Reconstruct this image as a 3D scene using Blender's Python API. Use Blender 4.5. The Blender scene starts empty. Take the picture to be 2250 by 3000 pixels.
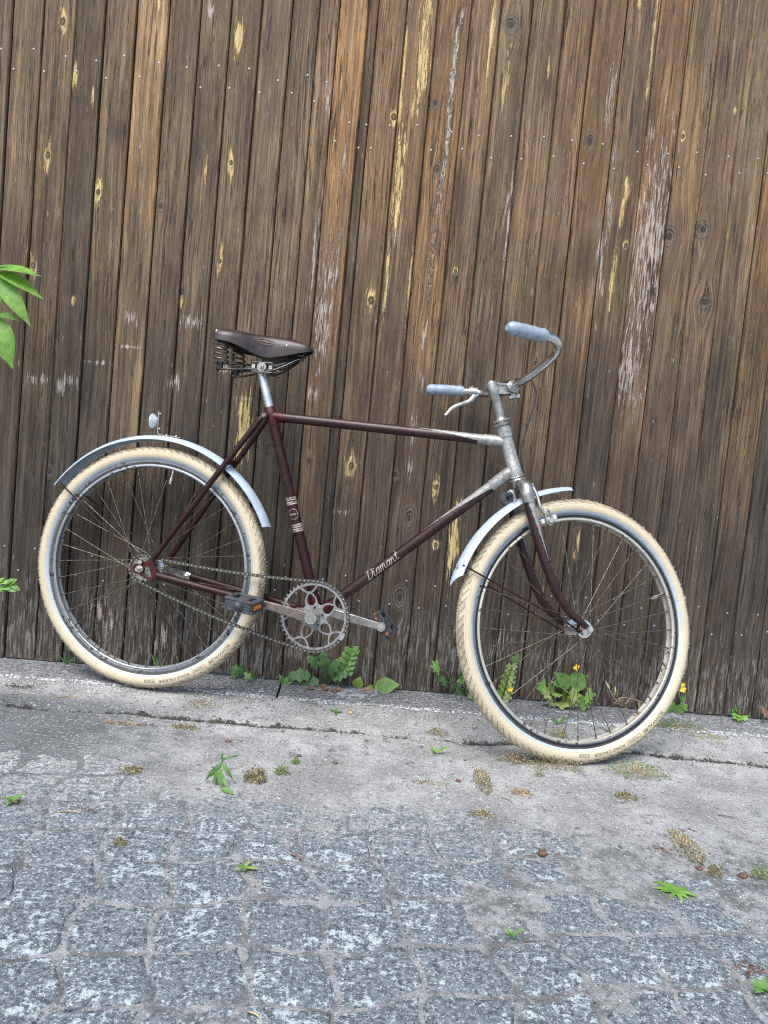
import bpy, bmesh, math, random
from math import sin, cos, pi, radians, atan2, sqrt, tan, exp, hypot
from mathutils import Vector, Matrix, noise as mnoise
random.seed(11)
SC = bpy.context.scene
COL = SC.collection

# ------------------------------------------------------------------ camera, sky, sun, exposure
cam_d = bpy.data.cameras.new('camera')
cam = bpy.data.objects.new('camera', cam_d); COL.objects.link(cam)
cam_d.sensor_fit = 'VERTICAL'; cam_d.sensor_height = 36; cam_d.lens = 26.04
cam_d.clip_start = 0.05; cam_d.clip_end = 400
_cx, _cy, _cz = (.9954, -.0110, .0954), (-.0944, .0691, .9931), (-.0175, -.9975, .0678)
_m = Matrix((_cx, _cy, _cz)).transposed().to_4x4(); _m.translation = (0, 0, .7505)
cam.matrix_world = _m
SC.camera = cam

SUN_EL, SUN_AZ = radians(58), radians(205)          # azimuth clockwise from +Y: behind the camera, to the left
world = bpy.data.worlds.new('World'); SC.world = world; world.use_nodes = True
wn = world.node_tree; wn.nodes.clear()
sky = wn.nodes.new('ShaderNodeTexSky'); sky.sky_type = 'NISHITA'; sky.sun_disc = False
sky.sun_elevation = SUN_EL; sky.sun_rotation = SUN_AZ; sky.air_density = 1.0; sky.dust_density = 2.5; sky.ozone_density = 1.0
bg = wn.nodes.new('ShaderNodeBackground'); bg.inputs[1].default_value = .13
wo = wn.nodes.new('ShaderNodeOutputWorld')
wn.links.new(sky.outputs[0], bg.inputs[0]); wn.links.new(bg.outputs[0], wo.inputs[0])
sun_d = bpy.data.lights.new('sun', 'SUN'); sun_d.energy = 1.9; sun_d.angle = radians(38); sun_d.color = (1, .975, .94)
sun = bpy.data.objects.new('sun', sun_d); COL.objects.link(sun)
_sd = Vector((sin(SUN_AZ) * cos(SUN_EL), cos(SUN_AZ) * cos(SUN_EL), sin(SUN_EL)))
sun.rotation_euler = _sd.to_track_quat('Z', 'Y').to_euler()
SC.view_settings.view_transform = 'Standard'; SC.view_settings.look = 'None'
SC.view_settings.gamma = 1; SC.view_settings.use_curve_mapping = False
SC.view_settings.exposure = 1.15
SC.cycles.use_denoising = False; SC.cycles.filter_width = 1.1

# ------------------------------------------------------------------ mesh helpers
class MB:
    def __init__(s): s.v = []; s.f = []; s.u = []; s.m = []; s.sm = []
    def add(s, vs, fs, us=None, mi=0, smooth=True):
        o = len(s.v); s.v += [tuple(v) for v in vs]
        for k, f in enumerate(fs):
            s.f.append(tuple(i + o for i in f)); s.m.append(mi); s.sm.append(smooth)
            s.u.append(us[k] if us else [(0, 0)] * len(f))
        return s
    def map(s, fn): s.v = [tuple(fn(Vector(v))) for v in s.v]; return s
    def mesh(s, name, mats, sharp=40):
        me = bpy.data.meshes.new(name); me.from_pydata(s.v, [], s.f)
        ul = me.uv_layers.new(name='UVMap')
        flat = [c for f in s.u for uv in f for c in uv]
        ul.data.foreach_set('uv', flat)
        me.polygons.foreach_set('material_index', s.m); me.polygons.foreach_set('use_smooth', s.sm)
        for m in (mats if isinstance(mats, (list, tuple)) else [mats]): me.materials.append(m)
        bm = bmesh.new(); bm.from_mesh(me); bmesh.ops.recalc_face_normals(bm, faces=bm.faces) if len(s.f) < 60000 else None
        bm.to_mesh(me); bm.free()
        if sharp and len(s.f) < 60000: me.set_sharp_from_angle(angle=radians(sharp))
        me.update(); return me
def link(name, data, parent=None, mw=None):
    o = bpy.data.objects.new(name, data); COL.objects.link(o)
    if parent: o.parent = parent
    if mw is not None: o.matrix_local = mw
    return o
def obj(name, mb, mats, parent=None, mw=None, sharp=40):
    return link(name, mb.mesh(name, mats, sharp), parent, mw)
def tag(o, label, cat=None, group=None, kind=None):
    if label: o['label'] = label
    if cat: o['category'] = cat
    if group: o['group'] = group
    if kind: o['kind'] = kind
    return o
def thing(name, loc, label, cat, group=None, rz=0):
    o = link(name, None); o.location = loc; o.rotation_euler = (0, 0, rz); o.empty_display_size = .05
    return tag(o, label, cat, group)

def tube(mb, pts, rad, n=12, caps=True, ref=None, mi=0, closed=False, flat=None):
    P = [Vector(p) for p in pts]; N = len(P)
    R = rad if isinstance(rad, (list, tuple)) else [rad] * N
    T = []
    for i in range(N):
        a = P[(i - 1) % N] if (closed or i > 0) else P[i]; b = P[(i + 1) % N] if (closed or i < N - 1) else P[i]
        T.append((b - a).normalized())
    r = Vector(ref) if ref is not None else (Vector((0, 0, 1)) if abs(T[0].z) < .9 else Vector((1, 0, 0)))
    r = (r - T[0] * r.dot(T[0])).normalized()
    L = [0]
    for i in range(1, N): L.append(L[-1] + (P[i] - P[i - 1]).length)
    tot = L[-1] or 1
    vs = []; 
    for i in range(N):
        r = (r - T[i] * r.dot(T[i])).normalized(); b = T[i].cross(r)
        for k in range(n):
            a = 2 * pi * k / n
            vs.append(P[i] + (r * cos(a) + b * sin(a) * (flat or 1)) * R[i])
    fs, us = [], []
    for i in range(N if closed else N - 1):
        j = (i + 1) % N
        for k in range(n):
            k2 = (k + 1) % n
            fs.append((i * n + k, i * n + k2, j * n + k2, j * n + k))
            v0, v1 = L[i] / tot, (L[j] / tot if j else 1)
            us.append([(k / n, v0), ((k + 1) / n, v0), ((k + 1) / n, v1), (k / n, v1)])
    if caps and not closed:
        fs.append(tuple(range(n - 1, -1, -1))); us.append([(0, 0)] * n)
        fs.append(tuple((N - 1) * n + k for k in range(n))); us.append([(0, 1)] * n)
    return mb.add(vs, fs, us, mi)
def spline(pts, k=6):
    P = [Vector(p) for p in pts]; out = []
    for i in range(len(P) - 1):
        p0 = P[i - 1] if i else P[0] * 2 - P[1]; p3 = P[i + 2] if i + 2 < len(P) else P[-1] * 2 - P[-2]
        for j in range(k):
            t = j / k; t2, t3 = t * t, t * t * t
            out.append(.5 * ((2 * P[i]) + (P[i + 1] - p0) * t + (2 * p0 - 5 * P[i] + 4 * P[i + 1] - p3) * t2 + (3 * P[i] - p0 - 3 * P[i + 1] + p3) * t3))
    out.append(P[-1]); return out
def lathe(mb, prof, n=64, closed=True, mis=None, a0=0, a1=2 * pi):
    full = abs(a1 - a0) > 6.28; k = len(prof); cols = n if full else n + 1; vs = []
    for i in range(cols):
        a = a0 + (a1 - a0) * i / n
        for (r, y) in prof: vs.append((r * cos(a), y, r * sin(a)))
    fs, us, mm = [], [], []
    for i in range(n):
        j = (i + 1) % cols
        for q in range(k if closed else k - 1):
            q2 = (q + 1) % k
            fs.append((i * k + q, j * k + q, j * k + q2, i * k + q2))
            us.append([(i / n, q / k), ((i + 1) / n, q / k), ((i + 1) / n, (q + 1) / k), (i / n, (q + 1) / k)])
            mm.append(mis[q] if mis else 0)
    o = len(mb.v); mb.add(vs, fs, us)
    if mis: mb.m[-len(fs):] = mm
    return mb
def box(mb, c, s, mi=0, rot=None, bev=0):
    x, y, z = s[0] / 2, s[1] / 2, s[2] / 2
    if bev:
        b = bev; q = [(-x + b, -y), (x - b, -y), (x, -y + b), (x, y - b), (x - b, y), (-x + b, y), (-x, y - b), (-x, -y + b)]
        vs = [(p[0] * .0 + p[0] * (1 - b / x), p[1] * (1 - b / y), -z) for p in q] + [(p[0], p[1], -z + b) for p in q] + [(p[0], p[1], z - b) for p in q] + [(p[0] * (1 - b / x), p[1] * (1 - b / y), z) for p in q]
        fs = [tuple(range(7, -1, -1)), tuple(range(24, 32))]
        for l in range(3):
            for k in range(8): fs.append((l * 8 + k, l * 8 + (k + 1) % 8, l * 8 + 8 + (k + 1) % 8, l * 8 + 8 + k))
    else:
        vs = [(sx * x, sy * y, sz * z) for sz in (-1, 1) for (sx, sy) in ((-1, -1), (1, -1), (1, 1), (-1, 1))]
        fs = [(3, 2, 1, 0), (4, 5, 6, 7), (0, 1, 5, 4), (1, 2, 6, 5), (2, 3, 7, 6), (3, 0, 4, 7)]
    vs = [Vector(v) for v in vs]
    if rot is not None: vs = [rot @ v for v in vs]
    return mb.add([v + Vector(c) for v in vs], fs, None, mi, smooth=False)
def prism(mb, poly, y0, y1, mi=0, smooth=False):
    n = len(poly); vs = [(p[0], y0, p[1]) for p in poly] + [(p[0], y1, p[1]) for p in poly]
    fs = [tuple(range(n)), tuple(range(2 * n - 1, n - 1, -1))] + [(k, k + n, (k + 1) % n + n, (k + 1) % n) for k in range(n)]
    return mb.add(vs, fs, None, mi, smooth)
def strip(mb, line, w, y0, y1, mi=0):
    P = [Vector((p[0], p[1])) for p in line]; vs, fs = [], []; N = len(P)
    W = w if isinstance(w, (list, tuple)) else [w] * N
    for i in range(N):
        t = (P[min(i + 1, N - 1)] - P[max(i - 1, 0)]).normalized(); nn = Vector((-t.y, t.x)) * W[i] / 2
        a, b = P[i] + nn, P[i] - nn
        vs += [(a.x, y0, a.y), (b.x, y0, b.y), (b.x, y1, b.y), (a.x, y1, a.y)]
    for i in range(N - 1):
        for k in range(4): fs.append((i * 4 + k, i * 4 + (k + 1) % 4, i * 4 + 4 + (k + 1) % 4, i * 4 + 4 + k))
    fs += [(3, 2, 1, 0), tuple((N - 1) * 4 + k for k in range(4))]
    return mb.add(vs, fs, None, mi, smooth=False)
def ball(mb, c, r, n=10, mi=0, sq=(1, 1, 1)):
    vs = [(0, 0, -1)]; m = n // 2
    for i in range(1, m):
        p = -pi / 2 + pi * i / m
        for k in range(n): vs.append((cos(p) * cos(2 * pi * k / n), cos(p) * sin(2 * pi * k / n), sin(p)))
    vs.append((0, 0, 1)); fs = []
    for k in range(n): fs.append((0, 1 + (k + 1) % n, 1 + k))
    for i in range(m - 2):
        for k in range(n):
            a = 1 + i * n; fs.append((a + k, a + (k + 1) % n, a + n + (k + 1) % n, a + n + k))
    e = 1 + (m - 2) * n
    for k in range(n): fs.append((e + k, e + (k + 1) % n, len(vs) - 1))
    return mb.add([Vector((v[0] * sq[0], v[1] * sq[1], v[2] * sq[2])) * r + Vector(c) for v in vs], fs, None, mi)
def cyl(mb, a, b, r, n=14, mi=0, r2=None): return tube(mb, [a, b], [r, r2 if r2 is not None else r], n, True, None, mi)

# ------------------------------------------------------------------ material helpers
class NT:
    def __init__(s, name):
        s.mat = bpy.data.materials.new(name); s.mat.use_nodes = True; s.t = s.mat.node_tree; s.t.nodes.clear()
    def n(s, ty, ins=None, **pr):
        nd = s.t.nodes.new('ShaderNode' + ty)
        for k, v in pr.items(): setattr(nd, k, v)
        for k, v in (ins or {}).items():
            i = nd.inputs[k]
            if hasattr(v, 'is_linked'): s.t.links.new(v, i)
            else: i.default_value = v if not (isinstance(v, tuple) and len(v) == 3 and i.type == 'RGBA') else (*v, 1)
        return nd
    def m(s, op, a, b=None, c=None, clamp=False):
        ins = {0: a}
        if b is not None: ins[1] = b
        if c is not None: ins[2] = c
        return s.n('Math', ins, operation=op, use_clamp=clamp).outputs[0]
    def vm(s, op, a, b=None, out=0):
        ins = {0: a}
        if b is not None: ins[1] = b
        return s.n('VectorMath', ins, operation=op).outputs[out]
    def noise(s, v, sc, det=3, rough=.55, out=0, dist=0): return s.n('TexNoise', {'Vector': v, 'Scale': sc, 'Detail': det, 'Roughness': rough, 'Distortion': dist}).outputs[out]
    def ss(s, v, a, b, lo=0, hi=1): return s.n('MapRange', {0: v, 1: a, 2: b, 3: lo, 4: hi}, interpolation_type='SMOOTHSTEP').outputs[0]
    def mix(s, f, a, b, bt='MIX'): return s.n('Mix', {0: f, 6: a, 7: b}, data_type='RGBA', blend_type=bt, clamp_factor=True).outputs[2]
    def co(s, k='Object', ob=None):
        nd = s.t.nodes.new('ShaderNodeTexCoord')
        if ob: nd.object = ob
        return nd.outputs[k]
    def xyz(s, v): return s.n('SeparateXYZ', {0: v}).outputs
    def bump(s, h, dist=.001, st=1): return s.n('Bump', {'Height': h, 'Distance': dist, 'Strength': st}).outputs[0]
    def out(s, sh): o = s.n('OutputMaterial'); s.t.links.new(sh, o.inputs[0]); return s.mat
    def bsdf(s, **k):
        nm = dict(col='Base Color', metal='Metallic', rough='Roughness', normal='Normal', spec='Specular IOR Level', coat='Coat Weight', crough='Coat Roughness', trans='Transmission Weight', sss='Subsurface Weight', ior='IOR', sheen='Sheen Weight')
        return s.n('BsdfPrincipled', {nm[a]: b for a, b in k.items()}).outputs[0]

def paint(name, col, rough=.4, metal=0, var=.25, rust=0, rustcol=(.10, .045, .025), sc=60, coat=0, bumpd=.0004, col2=None, spec=.5):
    t = NT(name); P = t.co()
    n1 = t.noise(P, sc, 4); n2 = t.noise(P, sc * 6, 3)
    dk = tuple(c * (1 - var) for c in col); lt = tuple(min(1, c * (1 + var)) for c in col) if not col2 else col2
    c = t.mix(t.ss(n1, .3, .7), dk, lt); mt = metal; rg = t.m('ADD', t.m('MULTIPLY', n2, .16), rough - .06)
    if rust:
        k = t.ss(t.noise(P, sc * 2.2, 6, .65), .72 - rust * .3, .80 - rust * .3)
        c = t.mix(k, c, rustcol); mt = t.m('MULTIPLY', metal, t.m('SUBTRACT', 1, k)); rg = t.m('MAXIMUM', rg, t.m('MULTIPLY', k, .8))
    return t.out(t.bsdf(col=c, metal=mt, rough=rg, coat=coat, spec=spec, normal=t.bump(n2, bumpd)))

def spear(name, v0, v1, wmax, full, mar=(.0185, .0030, .0031), sil=(.32, .325, .31)):
    t = NT(name); uv = t.co('UV'); P = t.co(); u, v, _ = t.xyz(uv)
    ang = t.m('MINIMUM', u, t.m('SUBTRACT', 1, u))
    f = t.m('DIVIDE', t.m('SUBTRACT', v, v0), v1 - v0, None, True)
    w = t.m('MULTIPLY', t.m('POWER', f, 1.5), wmax)
    n = t.noise(P, 160, 5, .65); n2 = t.noise(P, 55, 4)
    e = t.m('ADD', t.m('SUBTRACT', w, ang), t.m('MULTIPLY', t.m('SUBTRACT', n, .5), .10))
    msk = t.m('MULTIPLY', t.ss(e, -.006, .006), t.ss(v, v0, v0 + .01))
    if full: msk = t.m('MAXIMUM', msk, t.ss(v, v1, v1 + .002))
    wear = t.ss(t.noise(P, 260, 5, .7), .60, .66)
    silc = t.mix(t.ss(n2, .35, .7), tuple(c * .7 for c in sil), sil)
    silc = t.mix(wear, silc, (.13, .06, .045))
    silc = t.mix(t.ss(t.noise(P, 75, 2), .66, .70), silc, (.42, .09, .10))
    mc = t.mix(t.ss(n2, .3, .7), tuple(c * .6 for c in mar), tuple(c * 1.5 for c in mar))
    c = t.mix(msk, mc, silc)
    return t.out(t.bsdf(col=c, metal=t.m('MULTIPLY', msk, .25), rough=t.m('ADD', .34, t.m('MULTIPLY', n, .15)), normal=t.bump(t.m('ADD', n, msk), .0003)))

M = {}
M['maroon'] = paint('maroon_paint', (.0185, .0030, .0031), .42, var=.45, spec=.30)
M['red'] = paint('dark_red_paint', (.050, .0042, .0046), .42, var=.45, spec=.35)
M['silver'] = paint('silver_paint', (.28, .285, .27), .38, .35, .25, rust=.42, rustcol=(.13, .06, .04), sc=90)
M['alu'] = paint('dull_aluminium', (.34, .34, .32), .36, .75, .2)
M['fender'] = paint('brushed_aluminium', (.58, .70, .83), .38, .45, .08, sc=25)  # blue of the reflected sky is put into the base colour
M['spring'] = paint('dark_spring_steel', (.13, .12, .10), .32, .8, .4, rust=.3, sc=60)
M['chrome'] = paint('chrome', (.62, .62, .60), .10, 1.0, .05, rust=.1, sc=80)
M['oldchrome'] = paint('spotted_chrome', (.40, .39, .36), .28, .9, .25, rust=.5, sc=45)
M['nickel'] = paint('nickel', (.50, .48, .43), .3, .8, .2)
M['spoke'] = paint('tarnished_spoke', (.125, .110, .088), .42, .75, .8, sc=16)
M['rust'] = paint('rusty_steel', (.16, .135, .12), .5, .5, .3, rust=.52, rustcol=(.085, .050, .035), sc=60)
M['post'] = paint('seat_post_steel', (.55, .57, .56), .28, .8, .12, rust=.15, sc=30)
M['rubber'] = paint('grey_black_rubber', (.045, .050, .058), .55, var=.4)
M['black'] = paint('black_enamel', (.005, .008, .009), .25, var=.2)
M['chain'] = paint('oily_chain', (.085, .082, .068), .42, .7, .4, sc=200)
M['pin'] = paint('bright_pin', (.55, .55, .50), .3, .9, .1)
M['ring'] = paint('dull_chainring', (.235, .235, .24), .48, .45, .25, rust=.1, sc=60)
M['orange'] = paint('orange_reflector', (.85, .22, .01), .25, var=.15, sc=150, coat=.5)
M['amber'] = paint('dull_amber_reflector', (.35, .10, .015), .35, var=.3, sc=150)
M['pad'] = paint('white_plastic', (.56, .56, .53), .5, var=.1)
M['cable'] = paint('black_cable', (.02, .024, .03), .4)
M['ink'] = paint('black_print', (.03, .03, .03), .6)
M['decal'] = paint('silver_decal', (.36, .335, .295), .5, .1, .25, rust=.34, rustcol=(.04, .010, .010), sc=150)
M['band'] = paint('worn_band_print', (.34, .30, .26), .5, .1, .3, rust=.72, rustcol=(.035, .009, .010), sc=110)
M['stripe'] = paint('reflective_stripe', (.40, .48, .56), .35, .1, .06)
M['valve'] = paint('valve_nickel', (.62, .60, .52), .3, .7, .1)

t = NT('saddle_leather'); P = t.co()
n1 = t.noise(P, 28, 5, .6); n2 = t.noise(P, 420, 4, .6)
c = t.mix(t.ss(n1, .38, .62), (.008, .0055, .0065), (.034, .014, .010))
M['leather'] = t.out(t.bsdf(col=c, rough=t.m('ADD', .30, t.m('MULTIPLY', n2, .2)), spec=.6, normal=t.bump(n2, .0005)))

t = NT('milky_grip'); P = t.co()
n1 = t.noise(P, 60, 3)
M['grip'] = t.out(t.bsdf(col=t.mix(t.ss(n1, .35, .65), (.20, .26, .315), (.26, .325, .385)), rough=.32, spec=.5, normal=t.bump(t.noise(P, 150, 3), .0006)))
t = NT('clear_lens'); P = t.co()
M['lens'] = t.out(t.bsdf(col=(.66, .74, .78), rough=.16, trans=.35, ior=1.45, normal=t.bump(t.n('TexVoronoi', {'Vector': P, 'Scale': 260}).outputs[0], .0008)))

def rim_mat(name, base, dark, rust, metal):
    t = NT(name); P = t.co(); n = t.noise(P, 90, 5, .65); n2 = t.noise(P, 14, 3)
    c = t.mix(t.ss(n2, .35, .65), tuple(x * .8 for x in base), base)
    k = t.ss(t.m('ADD', n, t.m('MULTIPLY', t.m('SUBTRACT', n2, .5), .5)), .63 - rust, .69 - rust)
    c = t.mix(k, c, dark)
    return t.out(t.bsdf(col=c, metal=metal, rough=t.m('ADD', .3, t.m('MULTIPLY', k, .4)), normal=t.bump(n, .0003)))
M['rim_r'] = rim_mat('rear_rim_paint', (.20, .215, .22), (.035, .028, .023), .05, .55)
M['lip_r'] = rim_mat('rear_rim_lip', (.33, .355, .37), (.06, .048, .036), .04, .5)
M['rim_f'] = rim_mat('front_rim_chrome', (.24, .25, .265), (.05, .035, .028), .0, 1.0)
M['groove_f'] = rim_mat('front_rim_groove', (.030, .028, .028), (.03, .02, .016), .0, .5)  # dark reflection in the chrome painted as the colour of this band
M['groove_r'] = rim_mat('rear_rim_groove', (.11, .115, .12), (.03, .026, .022), .05, .4)
M['lip_f'] = rim_mat('front_rim_lip', (.46, .445, .385), (.085, .042, .022), .035, .3)

t = NT('cream_tyre_rubber'); u, v, _ = t.xyz(t.co('UV')); P = t.co()
s = t.m('MULTIPLY', u, 2.15); q = t.m('ABSOLUTE', t.m('SUBTRACT', v, .5))          # q: 0 at the crown, .5 at the bead
n1 = t.noise(P, 30, 5, .6); n2 = t.noise(P, 350, 4, .6); n3 = t.noise(P, 9, 3)
tread = t.ss(q, .215, .20)
def grv(per, slant, wd, off=0):
    a = t.m('FRACT', t.m('DIVIDE', t.m('ADD', t.m('ADD', s, off), t.m('MULTIPLY', q, slant)), per))
    return t.ss(t.m('ABSOLUTE', t.m('SUBTRACT', a, .5)), wd, wd * .45)
g = t.m('MAXIMUM', t.m('MULTIPLY', grv(.0225, .16, .12), t.ss(q, .045, .055)), t.m('MULTIPLY', grv(.0225, -.10, .09, .006), t.ss(q, .12, .11)))
g = t.m('MAXIMUM', g, t.ss(t.m('ABSOLUTE', t.m('SUBTRACT', q, .05)), .008, .004))
g = t.m('MULTIPLY', g, tread)
ridge = t.ss(t.m('ABSOLUTE', t.m('SUBTRACT', q, .235)), .008, .003)
fine = t.m('MULTIPLY', t.m('SINE', t.m('MULTIPLY', s, 2600)), t.ss(t.m('ABSOLUTE', t.m('SUBTRACT', q, .255)), .03, .01))
c = t.mix(n1, (.46, .395, .265), (.55, .485, .345))
c = t.mix(t.m('MULTIPLY', tread, t.ss(t.m('ADD', t.m('MULTIPLY', n1, .6), t.m('MULTIPLY', n3, .5)), .42, .66)), c, (.27, .225, .155))
c = t.mix(t.m('MULTIPLY', g, .50), c, (.15, .115, .075))
c = t.mix(t.m('MULTIPLY', t.ss(t.noise(P, 110, 5, .7), .62, .72), .45), c, (.30, .24, .16))
hgt = t.m('ADD', t.m('MULTIPLY', g, -1), t.m('ADD', t.m('MULTIPLY', ridge, .35), t.m('ADD', t.m('MULTIPLY', fine, .08), t.m('MULTIPLY', n2, .25))))
M['tyre'] = t.out(t.bsdf(col=c, rough=.62, spec=.3, normal=t.bump(hgt, .0022)))

def leafmat(name, c1, c2, sc=70):
    t = NT(name); P = t.co(); n = t.noise(P, sc, 4); n2 = t.noise(P, 25, 2)
    c = t.mix(t.ss(t.m('ADD', t.m('MULTIPLY', n, .5), t.m('MULTIPLY', n2, .5)), .35, .65), c1, c2)
    c = t.mix(t.ss(t.noise(P, 140, 3), .70, .76), c, (.22, .17, .06))
    a = t.bsdf(col=c, rough=.45, spec=.4, normal=t.bump(n, .0012))
    b = t.n('BsdfTranslucent', {0: t.mix(.5, c, (.30, .42, .06))}).outputs[0]
    return t.out(t.n('MixShader', {0: .30, 1: a, 2: b}).outputs[0])
M['leaf_dark'] = leafmat('dark_green_leaf', (0.039, 0.111, 0.036), (0.078, 0.195, 0.058))
M['leaf_mid'] = leafmat('mid_green_leaf', (0.085, 0.202, 0.042), (0.156, 0.312, 0.078))
M['leaf_yel'] = leafmat('yellow_green_leaf', (0.182, 0.286, 0.058), (0.325, 0.403, 0.111))
M['leaf_bright'] = leafmat('bright_green_leaf', (.105, .27, .030), (.20, .40, .065))
M['moss'] = leafmat('olive_moss', (.10, .11, .035), (.20, .19, .075), 200)
M['dry'] = paint('dry_straw', (.36, .27, .15), .8, var=.35, sc=40)
M['dead'] = paint('dead_leaf', (.16, .085, .05), .8, var=.5, sc=60)
M['petal'] = paint('yellow_petal', (.75, .50, .03), .5, var=.15)
M['debris_red'] = paint('red_brown_debris', (.12, .062, .04), .85, var=.5, sc=120)
M['twig'] = paint('twig_bark', (.10, .075, .055), .85, var=.4, sc=90)
M['soil'] = paint('dark_soil', (.022, .019, .016), .95, var=.5, sc=150)

# ------------------------------------------------------------------ ground
def fnz(x, y, s, o=0): return mnoise.noise(Vector((x * s + o, y * s, o * 1.7)))
def sstep(a, b, x):
    t_ = max(0, min(1, (x - a) / (b - a))); return t_ * t_ * (3 - 2 * t_)
def fence_y(x): return 2.33 + .03 * x
def crack_v(x): return -.345 + .02 * fnz(x, 0, 2.2, 3) + .008 * fnz(x, 0, 9, 5)
def ground_z(x, y):
    v = y - fence_y(x)
    if v > -.155: return -.03
    n = fnz(x, y, 7) * .5 + fnz(x, y, 19, 2) * .3
    cv = crack_v(x)
    yb = 1.60 + .17 * fnz(x, 0, 1.7, 8) + .10 * fnz(x, y, 6, 4) + (.20 if x < -.45 else 0) * sstep(-.35, -.6, x) - .15 * sstep(.4, .7, x)
    cov = sstep(yb - .30, yb + .22, y + .10 * fnz(x, y, 14, 21))
    z = -.0026 + cov * .0080 + n * (.0032 + .0045 * cov) + (.0012 + .0012 * cov) * fnz(x, y, 60, 6) + .0034 * fnz(x, y, 4.3, 12)
    if v > cv: z = z * .4 + .004 + .013 * sstep(cv, -.17, v) + n * .004 + .0012 * fnz(x, y, 70, 7)
    br = .35 + .65 * max(sstep(-.25, .15, fnz(x, 0, 3.1, 13)), exp(-((x - .88) / .16) ** 2), exp(-((x + .48) / .2) ** 2))
    z -= .020 * br * exp(-((v - cv) / .011) ** 2)
    z += .004 * exp(-((v - cv + .03) / .02) ** 2) * br
    return z
def ground_mat():
    t = NT('sandy_ground'); P = t.co(); x, y, z = t.xyz(P)
    a = t.noise(P, 260, 5, .75); b = t.noise(P, 900, 2, .7); c_ = t.noise(P, 5, 4, .6); d = t.noise(P, 34, 6, .7)
    e = t.noise(P, 105, 5, .75); s_ = t.noise(P, 17, 6, .7)
    c = t.mix(t.ss(c_, .35, .65), (.30, .305, .30), (.49, .495, .485))
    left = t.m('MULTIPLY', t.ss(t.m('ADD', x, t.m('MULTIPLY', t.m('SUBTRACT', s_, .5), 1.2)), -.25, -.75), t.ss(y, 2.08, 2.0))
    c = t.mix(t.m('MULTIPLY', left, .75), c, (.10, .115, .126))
    near = t.ss(t.m('ADD', y, t.m('MULTIPLY', t.m('SUBTRACT', s_, .5), .5)), 1.62, 1.40)
    c = t.mix(t.m('MULTIPLY', near, .8), c, t.mix(t.ss(s_, .40, .60), (.125, .135, .140), (.43, .445, .445)))
    c = t.mix(t.ss(t.m('ADD', s_, t.m('MULTIPLY', t.m('SUBTRACT', c_, .5), .8)), .56, .70, 0, .55), c, (.120, .135, .145))
    c = t.mix(t.ss(e, .56, .64, 0, .85), c, (.60, .60, .59))
    c = t.mix(t.ss(e, .42, .34, 0, .80), c, (.085, .080, .078))
    c = t.mix(t.ss(d, .60, .67, 0, .7), c, (.055, .050, .048))
    c = t.mix(t.ss(a, .62, .70, 0, .7), c, (.62, .61, .59))
    k = t.n('Attribute', attribute_name='crack').outputs['Fac']                     # soil and moss in the open joint, with painted shade near the tyres
    k = t.ss(t.m('ADD', k, t.m('MULTIPLY', t.m('SUBTRACT', t.m('ADD', t.m('MULTIPLY', s_, .5), t.m('MULTIPLY', t.noise(P, 48, 5, .75), .5)), .5), 2.4)), .38, .62)
    c = t.mix(t.m('MULTIPLY', k, .92), c, t.mix(t.ss(b, .40, .62), (.012, .012, .011), (.075, .072, .050)))
    h = t.m('ADD', t.m('MULTIPLY', a, .8), t.m('ADD', t.m('MULTIPLY', b, .35), t.m('MULTIPLY', d, 1.2)))
    return t.out(t.bsdf(col=c, rough=.92, spec=.2, normal=t.bump(h, .0075)))
M['ground'] = ground_mat()
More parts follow.
